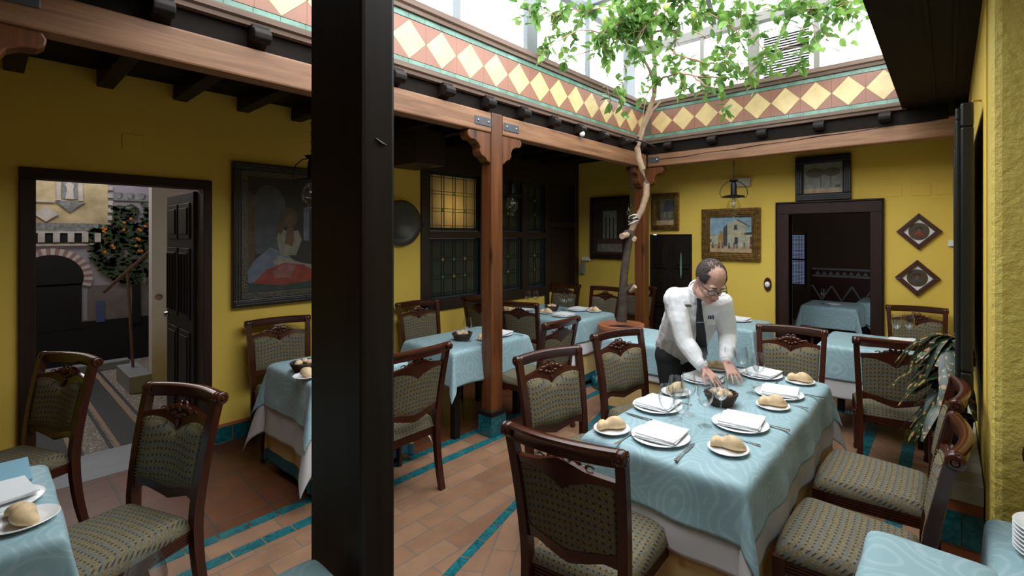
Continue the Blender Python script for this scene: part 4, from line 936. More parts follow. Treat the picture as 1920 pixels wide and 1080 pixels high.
def addbasket(x,y,label,z=ZT,wrap=True,seed=0):
    b=place(BK,ku2,(x,y,z),seed,label,None); rg=random.Random(seed); 
    for k in range(6):
        a=k*1.05+rg.random(); r=.036 if k<5 else 0
        o=MB().ball((0,0,0),(.030,.020,.018),12,8).build('bread_piece',BREADP if k%2 else BREAD,None,smooth=80)
        o.location=(x+r*math.cos(a),y+r*math.sin(a),z+.062+(.012 if k==5 else 0)); o.rotation_euler=(rg.uniform(-.3,.3),rg.uniform(-.3,.3),a)
        tag(o,'bread roll in the basket '+label.split('basket ',1)[1],'bread','bread in the basket '+label.split('basket ',1)[1])
addbasket(-.985,2.66,'dark wicker bread basket in the middle of the waiter\'s table',seed=1)
for i,(x,y,l) in enumerate(((-1.054,2.132,'nearest wine glass on the waiter\'s table, at its left cluster'),(-.974,2.126,'wine glass just behind the nearest plate, right of the nearest pair'),(-1.083,2.293,'left wine glass of the second pair on the waiter\'s table'),(-1.051,2.377,'right wine glass of the second pair on the waiter\'s table'),
  (-.926,2.289,'wine glass in front of the bread basket on the waiter\'s table'),(-.90,2.43,'wine glass just left of the bread basket on the waiter\'s table'),(-1.046,3.19,'wine glass beyond the waiter\'s left hand'),(-.905,2.95,'nearest wine glass of the cluster right of the waiter\'s hands'),(-.905,3.075,'middle wine glass of the cluster right of the waiter\'s hands'),(-1.10,3.13,'wine glass between the waiter\'s hand and the far plate'))):
    glass(x,y,l)
# other tables
addbasket(-3.46,1.45,'dark wicker bread basket on the table half hidden by the tall near post',seed=2)
setting(-3.27,1.62,0,0,-3.30,1.40,0,'on the table half hidden by the tall near post')
addbasket(-3.40,2.80,'dark wicker bread basket on the table behind the reddish post',seed=3)
setting(-3.30,3.16,10,0,-3.24,2.95,60,'on the table behind the reddish post'); glass(-3.30,2.78,'wine glass beside the basket on the table behind the reddish post'); place(FK,fu,(-3.20,3.27,ZT),R(100),'steel fork on the table behind the reddish post')
addbasket(-3.86,4.62,'dark wicker bread basket on the far left table',seed=4)
setting(-3.50,4.40,0,0,-3.78,4.42,30,'at the near side of the far left table'); setting(-3.62,4.86,0,0,-3.40,4.90,0,'at the far side of the far left table'); setting(-4.15,4.40,0,0,-4.2,4.2,0,'at the left end of the far left table')
for x,y,l in ((-3.80,4.76,'left of the three wine glasses on the far left table'),(-3.73,4.72,'middle of the three wine glasses on the far left table'),(-3.75,4.86,'right of the three wine glasses on the far left table'),(-4.3,4.65,'left of the two wine glasses at the far end of the far left table'),(-4.22,4.72,'right of the two wine glasses at the far end of the far left table')): glass(x,y,l)
addbasket(-2.00,5.50,'dark wicker bread basket on the small table by the back wall',seed=5)
setting(-1.80,5.40,0,0,-1.86,5.16,0,'on the small table by the back wall')
setting(-.30,5.18,20,0,-.55,4.92,0,'on the back right table')
glass(-.36,5.26,'left of the two wine glasses on the back right table',s=1.1); glass(-.275,5.32,'right of the two wine glasses on the back right table',s=1.1)
setting(-2.55,.02,0,0,-2.335,.09,20,'on the lower left table',nap=False)
place(NP,nu,(-2.60,.02,ZT),R(10),'folded white napkin on the plate at the lower left table')
cp=MB().slab(lambda a,b:(-.14+.28*a,-.10+.2*b,.008),lambda a,b:(-.14+.28*a,-.10+.2*b,0),4,4).build('blue_cover',NAPB); cp.location=(-2.86,.03,ZT+.001); tag(cp,'folded blue cover lying on the lower left table at the picture edge','cloth')
glass(-1.375,.235,'wine glass cut off by the bottom edge at the lower left',s=1.02)
def small_glass(): pass
for k in range(7): place(PS,su,(.235,1.99,ZT+.001+k*.0125),0,'white plate in the stack on the table at the right edge','stack of white plates')
# far room details
glass(-1.35,7.5,'glass on the near table in the dark far room'); place(PS,su,(-1.2,7.45,ZT),0,'small plate on the near table in the dark far room')
# chair tops at the right edge and dark disc on the pier
dk=MB().lathe([(0,0),(.085,0),(.095,.012),(.085,.03),(.06,.034),(.05,.026),(0,.026)],28,(0,0,0),'y').build('wall_disc',DARK,smooth=40); dk.location=(.315,2.612,.85); dk.rotation_euler=(0,0,PI); tag(dk,'dark round wooden disc on the stuccoed pier at the right edge','disc')
chair(.52,2.42,180,'chair mostly outside the right edge, behind the stack of plates')
# ============================================================ PLANTER, CROTON, TREE
pl=empty('planter_ledge',(0,0,0),0,'tiled planter ledge at the foot of the right wall under the croton','planter')
MB().box(-.03,.125,2.95,4.3,.0,.46).build('ledge_body',TERRA,pl,bevel=.004)
q=MB()
for k in range(9): q.box(-.037,-.03,2.95+k*.15+.003,2.95+(k+1)*.15-.003,.24,.40)
q.box(-.03,.045,2.943,2.95,.24,.40).box(.05,.125,2.943,2.95,.24,.40).build('teal_tiles',TEAL,pl)
q=MB()
for k in range(9): q.box(-.06,.125,2.93+k*.153,2.93+(k+1)*.153-.004,.46,.55)
q.build('ledge_top',TILEW,pl,bevel=.004)
pot=MB().lathe([(.05,0),(.06,.15),(.068,.15),(.065,.17),(.05,.165),(.0,.15)],24).build('plant_pot',BLACK,smooth=50); 
pt_=empty('croton_plant',(.045,3.45,.55),0,'croton plant with dark leaves mottled yellow and pink beside the tall black frame','plant'); pot.parent=pt_
rng=random.Random(12); m=MB()
for k in range(80):
    a=rng.uniform(PI*.45,PI*1.62); t=rng.uniform(.0,.50); L=rng.uniform(.18,.36); up=rng.uniform(.25,1.0); b0=Vector((rng.uniform(-.03,.0),rng.uniform(-.12,.12),.10+t)); d=Vector((math.cos(a)*(1-.35*up),math.sin(a)*(1-.35*up),up))
    w=rng.uniform(.018,.032); side=Vector((-math.sin(a),math.cos(a),0)); vs=[]
    n=7
    for i in range(n):
        s=i/(n-1); p=b0+d*(L*s)+Vector((0,0,-1))*(L*1.1*s*s*(.4+up)); ww=w*math.sin(PI*(s*.9+.07))**.6
        tw=side*ww
        x=lambda v:(min(v[0],.075),v[1],v[2])
        vs+= [x(p-tw),x(p+Vector((0,0,.004))),x(p+tw)]
    fs=[]
    for i in range(n-1): a_=i*3; fs+=[(a_,a_+1,a_+4,a_+3),(a_+1,a_+2,a_+5,a_+4)]
    m.add(vs,fs)
m.build('leaves',CROT,pt_,smooth=60,fix=False)
MB().tube([(0,0,.1),(-.01,.02,.3),(0,0,.62)],.010,7).build('stem',BARKD,pt_)
# terracotta pot for the tree
tr=empty('lemon_tree',(-2.88,4.68,0),0,'tall lemon tree growing from the terracotta pot up through the skylight','tree')
tp=empty('tree_pot',(-2.88,4.68,0),0,'large round terracotta pot holding the lemon tree','pot')
MB().lathe([(.33,0),(.345,.05),(.33,.10)],32).build('scalloped_base',TEAL,tp,smooth=40)
MB().lathe([(.0,.02),(.18,.02),(.205,.10),(.225,.3),(.235,.5),(.235,.62),(.262,.64),(.27,.665),(.262,.70),(.235,.705),(.215,.69),(.20,.64)],40,caps=False).build('pot_wall',TERRA,tp,smooth=40)
MB().lathe([(0,.655),(.20,.65)],30,caps=False).build('soil',SOIL,tp)
T0=Vector((-2.88,4.68,0))
def rel(ps): return [tuple(Vector(p)-T0) for p in ps]
trunk=((-2.882,4.691,0.725),(-2.873,4.698,0.896),(-2.868,4.702,1.079),(-2.859,4.710,1.262),(-2.840,4.726,1.445),(-2.821,4.741,1.597),(-2.793,4.765,1.768))
MB().tube(rel(trunk),[.062,.052,.048,.046,.043,.042,.040],12).ball(rel(((-2.805,4.690,1.731),(-2.805,4.690,1.731)))[0],(.05,.05,.045)).tube(rel(((-2.849,4.718,1.079),(-2.753,4.733,1.145))),[.035,.028],10).build('lower_trunk',BARKD,tr,smooth=60)
m=MB()
for a,b,r in (((-2.794,4.673,1.719),(-2.788,4.548,1.701))+(.034,),((-2.787,4.731,1.082),(-2.720,4.722,1.136))+(.026,),((-2.714,4.700,1.677),(-2.683,4.635,1.666))+(.024,)): m.tube(rel([a,b]),r,12)
m.build('cut_stubs',CUT,tr,smooth=40)
up=((-2.802,4.757,1.744),(-2.765,4.788,1.854),(-2.699,4.843,2.012),(-2.661,4.874,2.177),(-2.661,4.874,2.299),(-2.694,4.847,2.464),(-2.727,4.819,2.586),(-2.741,4.808,2.708),(-2.722,4.823,2.830),(-2.680,4.858,2.989),(-2.633,4.897,3.154),(-2.586,4.910,3.300),(-2.558,4.895,3.473),(-2.539,4.846,3.666),(-2.538,4.781,3.826),(-2.552,4.770,3.986),(-2.515,4.800,4.152),(-2.469,4.838,4.301),(-2.433,4.869,4.508))
ur=[.036,.036,.036,.037,.037,.037,.037,.035,.031,.030,.030,.028,.026,.024,.022,.020,.017,.015,.011]
B_=MB(); B_.tube(rel(up),ur,12)
branches=[
 (((-2.732,4.803,2.725),(-2.656,4.814,2.941),(-2.557,4.843,3.130),(-2.474,4.873,3.211)),.022,.012),
 (((-2.572,4.883,3.340),(-2.543,4.778,3.500),(-2.557,4.635,3.629),(-2.578,4.488,3.706),(-2.666,4.285,3.778),(-2.709,4.250,3.812)),.019,.010),
 (((-2.543,4.778,3.844),(-2.571,4.624,3.862),(-2.653,4.426,3.843)),.014,.010),
 (((-2.552,4.770,4.004),(-2.566,4.628,4.036),(-2.568,4.561,4.112),(-2.517,4.539,4.174),(-2.587,4.481,4.300)),.012,.006),
 (((-2.515,4.800,4.212),(-2.546,4.580,4.129),(-2.623,4.321,3.991),(-2.690,4.070,3.781),(-2.683,4.011,3.728)),.010,.006),
 (((-2.571,4.624,4.019),(-2.644,4.303,3.946),(-2.697,4.130,3.792),(-2.819,3.833,3.765),(-2.888,3.581,3.597),(-2.942,3.406,3.455),(-3.005,3.289,3.335)),.011,.003),
 (((-2.578,4.488,3.706),(-2.502,4.421,3.818),(-2.393,4.382,3.869)),.010,.007),
 (((-2.515,4.800,3.974),(-2.378,4.784,3.966),(-2.266,4.812,3.910),(-2.271,4.743,3.660),(-2.106,4.750,3.577),(-1.895,4.796,3.473),(-1.649,4.869,3.572)),.014,.005),
 (((-2.271,4.743,3.660),(-2.063,4.786,3.554),(-1.852,4.831,3.473),(-1.708,4.885,3.358)),.012,.004),
 (((-2.563,4.891,3.413),(-2.392,4.773,3.436),(-2.192,4.744,3.437),(-2.042,4.738,3.370),(-1.937,4.761,3.254),(-1.813,4.799,3.195),(-1.750,4.851,3.238),(-1.783,4.823,3.292)),.014,.007),
 (((-2.042,4.738,3.370),(-1.768,4.901,3.336),(-1.583,4.990,3.303),(-1.412,4.936,3.454),(-1.224,4.963,3.519),(-0.965,5.048,3.480)),.009,.004),
 (((-2.497,4.816,4.152),(-2.236,4.772,4.174),(-1.979,4.726,4.050),(-1.732,4.801,3.867),(-1.554,4.818,3.638)),.010,.004),
 (((-2.460,4.846,4.330),(-2.106,4.750,4.349),(-1.649,4.869,4.190),(-1.224,4.963,3.983),(-1.003,5.016,3.833),(-0.945,5.064,3.480)),.010,.003),
 (((-1.732,4.801,3.867),(-1.453,4.902,3.612),(-1.357,4.917,3.487)),.006,.003),
 (((-2.021,4.690,3.803),(-1.773,4.766,3.652),(-1.550,4.887,3.366)),.006,.003),
 (((-2.709,4.250,3.812),(-2.823,4.025,3.627),(-2.931,3.805,3.502),(-3.154,3.490,3.348),(-3.280,3.320,3.227)),.007,.002),
 (((-2.504,4.680,3.524),(-2.543,4.517,3.631),(-2.687,4.268,3.398),(-2.795,4.178,3.258)),.006,.003),
 (((-2.515,4.800,3.796),(-2.280,4.736,3.432),(-2.106,4.750,3.174)),.006,.003),
 (((-2.543,4.517,4.088),(-2.655,4.165,4.077),(-2.849,3.874,3.975),(-2.992,3.625,3.875),(-3.087,3.416,3.906)),.008,.003),
 (((-1.224,4.963,3.983),(-1.081,4.951,3.858),(-0.829,5.030,3.810),(-0.670,5.097,3.835)),.005,.002),
 (((-1.554,4.818,3.638),(-1.343,4.864,3.674),(-1.171,4.941,3.729),(-0.965,5.048,3.631)),.005,.002),
 (((-1.649,4.869,4.190),(-1.574,4.802,3.875),(-1.534,4.835,3.717)),.006,.003),
 (((-2.668,4.739,3.157),(-2.574,4.751,3.292),(-2.620,4.713,3.054),(-2.680,4.664,2.936)),.006,.003),
]
rng=random.Random(77)
pts=[]; tw=MB()
for ps,r0,r1 in branches:
    ps=[Vector(p) for p in ps]; n=len(ps)
    # subdivide with slight wobble
    q=[]
    for i in range(n-1):
        for k in range(3):
            t=k/3; q.append(ps[i].lerp(ps[i+1],t)+Vector([rng.uniform(-.008,.008) for _ in range(3)]))
    q.append(ps[-1]); rr=[lerp(r0,r1,i/(len(q)-1)) for i in range(len(q))]
    B_.tube(rel(q),rr,8)
    for i,p in enumerate(q[2:]): pts.append((p,(q[min(i+3,len(q)-1)]-p)))
B_.build('branches',BARK,tr,smooth=60)
LF=MB()
def leaf(p,d,L,w,up):
    d=d.normalized(); s=d.cross(up).normalized(); nrm=s.cross(d).normalized(); vs=[p]; cl=[]
    for t,ww in ((.15,.55),(.4,1),(.7,.8),(1,0)):
        c=p+d*(L*t)-nrm*(L*.12*t*t)
        if ww: vs+= [c-s*w*ww+nrm*w*.25,c,c+s*w*ww+nrm*w*.25]
        else: vs.append(c)
    LF.add([tuple(v-T0) for v in vs],[(0,2,1),(0,3,2),(1,2,5,4),(2,3,6,5),(4,5,8,7),(5,6,9,8),(7,8,10),(8,9,10)])
def rv(s=1): return Vector((rng.uniform(-s,s),rng.uniform(-s,s),rng.uniform(-s,s)))
for p,d in pts:
    if p.z<3.25: continue
    # leaf twigs; denser high up
    n=3 if p.z>4.0 else 2 if p.z>3.8 else (1 if rng.random()<.7 else 0)
    for k in range(n):
        dr=(d.normalized()*.5+rv(1)+Vector((0,0,.1))).normalized(); L=rng.uniform(.12,.34); q=[p+dr*(L*t)+Vector((0,0,-.12*L*t*t*4)) for t in (0,.35,.7,1)]
        if any(v.z<3.45 and (v.x<-2.95 or v.y>5.38) for v in q): continue
        tw.tube([tuple(v-T0) for v in q],[.0035,.003,.002,.0012],5)
        for i in range(rng.randint(5,8)):
            t=rng.uniform(.2,1); b=p+dr*(L*t)+Vector((0,0,-.12*L*t*t*4)); ld=(dr*.5+rv(1)+Vector((0,0,-.25))); leaf(b,ld,rng.uniform(.08,.14),rng.uniform(.024,.038),(Vector((0,0,1))+rv(.6)).normalized())
tw.build('twigs',BARK,tr,fix=False); LF.build('foliage',LEAF,tr,fix=False)
for u in (((-2.282,4.604,4.103),(-2.017,4.694,3.978),(-2.690,4.070,3.901))):
    p=Vector(u)-T0; o=MB().lathe([(0,-.05),(.012,-.045),(.032,-.02),(.036,0),(.030,.024),(.010,.042),(0,.045)],18,caps=False).build('lemon',LEMON,tr,smooth=70); o.location=p; MB().tube([(0,0,.04),(0,.01,.09)],.003,5).build('lemon_stalk',BARK,o)
# clamp, rope and chain tying the tree
cl=empty('tree_tie',(0,0,0),0,'clamp with white strap tying the tree trunk to the chain','clamp')
c0=Vector((-2.753,4.733,1.889)); q=MB(); q.tube([tuple(c0+Vector((.05*math.cos(a),.05*math.sin(a),.01*math.cos(a)))) for a in [k*PI/8 for k in range(17)]],.012,6); q.build('black_clamp',BLACK,cl)
q=MB()
for dz in (-.03,.0,.03): q.tube([tuple(c0+Vector((.053*math.cos(a),.053*math.sin(a),dz+.025*math.cos(a+dz*20)))) for a in [k*PI/8 for k in range(17)]],.005,5)
q.build('white_strap',WHITE,cl)
MB().lathe([(0,0),(.02,.02),(.024,.05),(.0,.10)],12,tuple(c0+Vector((-.06,.0,.05))),caps=False).build('small_bulb',GLASS,cl)
ch=MB(); a=Vector((-2.778,4.738,2.508)); b=Vector((-2.773,4.742,1.932)); n=26
for k in range(n):
    p=a.lerp(b,k/(n-1)); e=Vector((1,0,0)) if k%2 else Vector((0,1,0)); h=(a-b).length/n*.72
    ch.tube([tuple(p+e*(.010*math.cos(t))+Vector((0,0,h*math.sin(t)))) for t in [j*PI/5 for j in range(11)]],.003,5)
tag(ch.build('hanging_chain',IRON),'dark chain hanging beside the corner post down to the tree','chain')
cl2=MB().tube([tuple(v) for v in ((-2.760,4.662,2.750),(-2.666,4.675,2.775),(-2.613,4.784,2.750),(-2.563,4.891,2.717))],.009,6).build('branch_clamp',IRON); tag(cl2,'black clamp holding the tree fork to the eave','clamp')
# bulb under the left eave
eb=empty('light_bulb',(-2.93,4.0,2.80),0,'small round bulb under the left eave','bulb'); MB().ball((0,0,-.035),.03,14,10).build('globe',CHINA,eb,smooth=80); MB().lathe([(.02,0),(.018,.05)],12).build('holder',BLACK,eb)
# ============================================================ LANTERNS
def lantern(x,y,ztop,zring,label,s=1.0,zc=None):
    L=empty('hanging_lantern',(x,y,zring),0,label,'lantern')
    m=MB(); m.lathe([(.0,-.09*s),(.115*s,-.085*s),(.125*s,-.075*s),(.115*s,-.068*s),(.035*s,-.055*s),(.032*s,.06*s),(.022*s,.09*s),(.05*s,.11*s),(.05*s,.12*s),(.01,.13*s)],24,caps=False).build('metal_cap',IRON,L,smooth=40)
    m=MB()
    for k in range(2):
        a=k*PI; c,sn=math.cos(a+.66),math.sin(a+.66)
        pr=[(.03,.10),(.08,.09),(.13,.05),(.155,-.0),(.16,-.045),(.145,-.08),(.12,-.09),(.115,-.075)]
        m.tube([(r*s*c,r*s*sn,z*s) for r,z in pr],.0045,6)
    m.build('scroll_arms',IRON,L)
    m=MB(); n=max(2,int((ztop-zring-.13*s)/.035)); 
    for k in range(n):
        z=.13*s+(k+.5)*(ztop-zring-.13*s)/n; e=(1,0) if k%2 else (0,1)
        m.tube([(e[0]*.009*math.cos(t),e[1]*.009*math.cos(t),z+.022*math.sin(t)) for t in [j*PI/5 for j in range(11)]],.0028,5)
    m.build('chain',IRON,L)
    MB().lathe([(.03*s,-.09*s),(.045*s,-.11*s),(.07*s,-.15*s),(.078*s,-.19*s),(.07*s,-.235*s),(.045*s,-.26*s),(.025*s,-.275*s),(.022*s,-.31*s),(.03*s,-.325*s),(.0,-.33*s)],26,caps=False).build('glass_globe',GLASS,L,smooth=60)
    MB().lathe([(.0,-.21*s),(.020*s,-.20*s),(.024*s,-.15*s),(.018*s,-.10*s),(.014*s,-.085*s)],14,caps=False).build('lamp_tube',glassm('frosted_tube',(.8,.8,.8),.35),L,smooth=60)
    return L
lantern(-1.93,5.62,2.87,2.24,'black hanging lantern with glass globe in front of the village painting',1.0)
lantern(-3.9,1.69,2.87,2.22,'black hanging lantern in front of the large painting, half hidden by the near post',1.0)
lantern(-3.85,3.90,2.87,2.24,'hanging lantern with glass globe in the dark left walk right of the reddish post',.95)
# ============================================================ WAITER
# body from tapered capsules fused into one surface
def capsule(m,a,b,ra,rb,n=12,k=5):
    a=Vector(a); b=Vector(b); d=b-a; L=d.length; t=d.normalized(); u=Vector((0,0,1)) if abs(t.z)<.9 else Vector((1,0,0)); s=t.cross(u).normalized(); w=s.cross(t)
    rings=[]
    for i in range(1,k+1): q=-PI/2+PI/2*i/k; rings.append((a+t*(ra*math.sin(q)),ra*math.cos(q)))
    for i in range(0,k): q=PI/2*i/k; rings.append((b+t*(rb*math.sin(q)),rb*math.cos(q)))
    vs=[tuple(a-t*ra)]
    for c,r in rings: vs+= [tuple(c+s*(r*math.cos(2*PI*j/n))+w*(r*math.sin(2*PI*j/n))) for j in range(n)]
    vs.append(tuple(b+t*rb)); fs=[]
    for j in range(n): fs.append((0,1+(j+1)%n,1+j)); e=1+(len(rings)-1)*n; fs.append((len(vs)-1,e+j,e+(j+1)%n))
    for i in range(len(rings)-1):
        for j in range(n): fs.append((1+i*n+j,1+i*n+(j+1)%n,1+(i+1)*n+(j+1)%n,1+(i+1)*n+j))
    m.add(vs,fs)
def chain(m,ps): 
    for (a,ra),(b,rb) in zip(ps,ps[1:]): capsule(m,a,b,ra,rb)
def ellipsoid(m,c,r,rot=None,n=20,k=12):
    T=m.T; M_=Matrix.Translation(Vector(c)); 
    if rot is not None: M_=M_@rot.to_4x4()
    m.T=(T@M_) if T else M_; m.ball((0,0,0),r,n,k); m.T=T
def fuse(m,name,mat,vox,par=None,smooth=3,rough=0,rs=.05):
    o=m.build(name,mat,par,fix=True)
    q=o.modifiers.new('fuse','REMESH'); q.mode='VOXEL'; q.voxel_size=vox; q.use_smooth_shade=True
    q=o.modifiers.new('soften','SMOOTH'); q.factor=.5; q.iterations=smooth
    if rough:
        t=bpy.data.textures.new(name+'_folds','CLOUDS'); t.noise_scale=rs; t.noise_depth=2
        q=o.modifiers.new('folds','DISPLACE'); q.texture=t; q.strength=rough; q.mid_level=.5; q.texture_coords='LOCAL'
    return o
V=Vector
pel=V((-1.633,3.505,0.826)); chest=V((-1.386,3.216,1.166)); neck=V((-1.295,3.110,1.322))
shR=V((-1.445,3.051,1.272)); shL=V((-1.191,3.222,1.240)); elR=V((-1.351,2.998,1.001)); elL=V((-1.172,3.290,1.021)); wrR=V((-1.200,2.942,0.863)); wrL=V((-1.110,3.095,0.884))
hipR=pel+V((-.02,-.10,-.02)); hipL=pel+V((.06,.10,-.02))
knR=V((pel.x+.02,pel.y-.14,.46)); knL=V((pel.x+.10,pel.y+.14,.46)); anR=V((pel.x-.12,pel.y-.12,.09)); anL=V((pel.x-.02,pel.y+.18,.09))
tdir=(chest-pel).normalized(); sdir=(shL-shR).normalized()
# hand target points
def hand(m,wr,tip,palmn,side,spread,curl):
    # wr wrist, tip direction point, palmn palm normal (down), side +1 thumb toward +s
    f=(tip-wr).normalized(); s=f.cross(palmn).normalized()*side; n=palmn
    c=wr+f*.05
    for k in (-1,-.33,.33,1): capsule(m,wr+f*.012+s*(k*.016),wr+f*.088+s*(k*.028),.014,.0115,10,4)
    fl=[.070,.078,.073,.056]
    for k in range(4):
        base=wr+f*(.086-.006*abs(k-1.2))+s*(.030-.020*k); d=(f+s*(spread*(1.3-k)*.20)).normalized(); L=fl[k]; p=base; r=.0092-.0006*k; ang=0
        for j,seg in enumerate((.45,.32,.26)):
            ang+=curl[k]*(.5 if j==0 else 1); dd=(d*math.cos(ang)+n*math.sin(ang)).normalized(); q=p+dd*(L*seg); capsule(m,p,q,r,r-.0012,9,3); p=q; r-=.0012
    b=wr+f*.028+s*.024; d=(f*.55+s*.75+n*.35).normalized(); q=b+d*.038; capsule(m,b,q,.0135,.0105,9,3); d2=(f*.85+s*.35+n*.45).normalized(); q2=q+d2*.030; capsule(m,q,q2,.0100,.0088,9,3); capsule(m,q2,q2+d2*.022,.0088,.0072,9,3)
hR=V((-1.100,2.921,0.799)); hL=V((-1.021,3.025,0.790))
body=MB()
up_=V((0,0,-1))
hand(body,wrR,hR,(V((0,0,-1))-(hR-wrR).normalized()*(V((0,0,-1)).dot((hR-wrR).normalized()))).normalized(),-1,1.0,[.10,.12,.16,.22])
hand(body,wrL,hL,(V((0,0,-1))-(hL-wrL).normalized()*(V((0,0,-1)).dot((hL-wrL).normalized()))).normalized(),1,1.0,[.12,.10,.14,.2])
chain(body,[(elR,.042),(elR.lerp(wrR,.4),.038),(wrR,.026)]); chain(body,[(elL,.042),(elL.lerp(wrL,.4),.038),(wrL,.026)])
chain(body,[(shR,.055),(elR,.042)]); chain(body,[(shL,.055),(elL,.042)]); chain(body,[(shR,.055),(chest,.10),(shL,.055)])
chain(body,[(pel,.12),(chest,.12),(neck,.06)])
chain(body,[(pel,.11),(hipR,.085),(knR,.055),(anR,.038)]); chain(body,[(pel,.11),(hipL,.085),(knL,.055),(anL,.038)])
# head: local frame, +Y face, +Z crown
hc=V((-1.169,2.968,1.416)); look=(V((-0.777,2.669,1.058))-hc).normalized()
rt=V((.80,.60,0)); zax=(V((0,0,1))-look*look.z).normalized()
Yv=look; Xv=Yv.cross(V((0,0,1))).normalized(); Zv=Xv.cross(Yv).normalized()
roll=Matrix.Rotation(R(-6),3,'Y')
HR=Matrix((Xv,Yv,Zv)).transposed()@roll
HT=Matrix.Translation(hc)@HR.to_4x4()@Matrix.Scale(1.07,4)
body.T=HT
ellipsoid(body,(0,-.012,.035),(.078,.100,.088)); ellipsoid(body,(0,.030,-.010),(.066,.066,.085)); ellipsoid(body,(0,.045,-.075),(.046,.042,.040)); ellipsoid(body,(0,.072,-.100),(.024,.020,.018))
for s in (-1,1):
    ellipsoid(body,(s*.036,.066,-.030),(.024,.022,.026)); ellipsoid(body,(s*.044,.030,-.075),(.022,.045,.030)); ellipsoid(body,(s*.030,.084,.024),(.026,.012,.008))
    ellipsoid(body,(s*.077,-.008,-.005),(.008,.018,.030)); ellipsoid(body,(s*.012,.106,-.036),(.010,.012,.009))
capsule(body,(0,.088,.018),(0,.112,-.030),.009,.012,10,4); ellipsoid(body,(0,.113,-.034),(.013,.013,.011))
ellipsoid(body,(0,.092,-.058),(.026,.012,.008)); ellipsoid(body,(0,.090,-.073),(.022,.012,.008)); ellipsoid(body,(0,.080,-.065),(.030,.018,.020))
body.T=None
chain(body,[(neck-tdir*.03,.066),(neck+tdir*.02,.062),(HT@V((0,-.03,-.045)),.058)])
man=fuse(body,'person',SKIN,.0038,None,2)
tag(man,'bald-topped waiter in glasses, white shirt and black tie leaning over the table','person')
# shirt
sh=MB()
chain(sh,[(pel+tdir*.02,.165),(pel.lerp(chest,.35),.160),(pel.lerp(chest,.7),.165),(chest,.158)])
chain(sh,[(pel+tdir*.02+sdir*.04,.145),(chest+sdir*.07,.130)]); chain(sh,[(pel+tdir*.02-sdir*.04,.145),(chest-sdir*.06,.130)])
chain(sh,[(shR,.078),(chest.lerp(neck,.45),.120),(shL,.078)]); chain(sh,[(shR,.078),(chest-sdir*.07,.135)]); chain(sh,[(shL,.078),(chest+sdir*.07,.128)])
chain(sh,[(neck-tdir*.05,.090),(neck+tdir*.0,.074)])
for S,E,Wv in ((shR,elR,wrR),(shL,elL,wrL)): chain(sh,[(S,.080),(S.lerp(E,.5),.072),(E,.062),(E.lerp(Wv,.5),.055),(E.lerp(Wv,.88),.042)])
SHT=fuse(sh,'shirt',SHIRT,.006,man,2,.015,.085); SHT['label']='white long sleeved shirt'
for E,Wv in ((elR,wrR),(elL,wrL)):
    cu_=MB(); a=E.lerp(Wv,.80); b=E.lerp(Wv,.965); d=(b-a).normalized(); cu_.sweep([tuple(a),tuple(a.lerp(b,.1)),tuple(b.lerp(a,.1)),tuple(b)],lambda i:[(([.040,.044,.041,.037][i])*math.cos(2*PI*k/18),([.040,.044,.041,.037][i])*math.sin(2*PI*k/18)) for k in range(18)]); cu_.build('cuff',SHIRT,man,smooth=50)
# collar wings + tie, laid on the chest surface facing forward (fw)
fw=(sdir.cross(tdir)).normalized()
if fw.dot(V((.64,-.77,-.3)))<0: fw=-fw
from mathutils.bvhtree import BVHTree
bpy.context.view_layer.update(); dg=bpy.context.evaluated_depsgraph_get(); bv=BVHTree.FromObject(SHT,dg)
fd=V((fw.x,fw.y,0)).normalized()                 # horizontal direction the chest faces
cr=V((-fd.y,fd.x,0))
def skin_at(p,off=.004,d=None):
    d=d or fd; h=bv.ray_cast(V(p)+d*.5,-d)
    return (h[0]+h[1]*off) if h[0] is not None and (h[0]-V(p)).length<.3 else None
cn=neck+tdir*.0
def rowpts(c,ws):   # points on the shirt across the chest
    out=[]
    for w_ in ws:
        q_=skin_at(c+cr*w_); out.append(q_ if q_ is not None else c+cr*w_)
    return out
# collar: band round the neck and two wings lying on the shirt
q=MB(); q.sweep([tuple(cn+tdir*.012+(sdir*math.cos(a)+fw*math.sin(a))*.078-fw*.004) for a in [PI*.5+.12+k*(2*PI-.24)/24 for k in range(25)]],[(-.003,-.026),(.003,-.026),(.003,.022),(-.003,.022)],up=tuple(tdir))
for s in (-1,1):
    top=cn-V((0,0,.010)); A=[top+cr*(s*w_)+V((0,0,z_)) for w_,z_ in ((.008,-.012),(.030,.004),(.060,.030),(.078,.042))]; B=[top+cr*(s*w_)+V((0,0,z_)) for w_,z_ in ((.018,-.040),(.044,-.062),(.070,-.040),(.084,.020))]
    A=[skin_at(v,.012) or v for v in A]; B=[skin_at(v,.008) or v for v in B]
    vs_=[tuple(v) for v in A+B]+[tuple(v-fd*.006) for v in A+B]
    fs_=[(i,i+1,i+5,i+4) for i in range(3)]+[(8+i,12+i,13+i,9+i) for i in range(3)]+[(0,4,12,8),(3,11,15,7)]+[(i,8+i,9+i,i+1) for i in range(3)]+[(4+i,5+i,13+i,12+i) for i in range(3)]
    q.add(vs_,fs_)
q.build('collar',SHIRT,man,smooth=30)
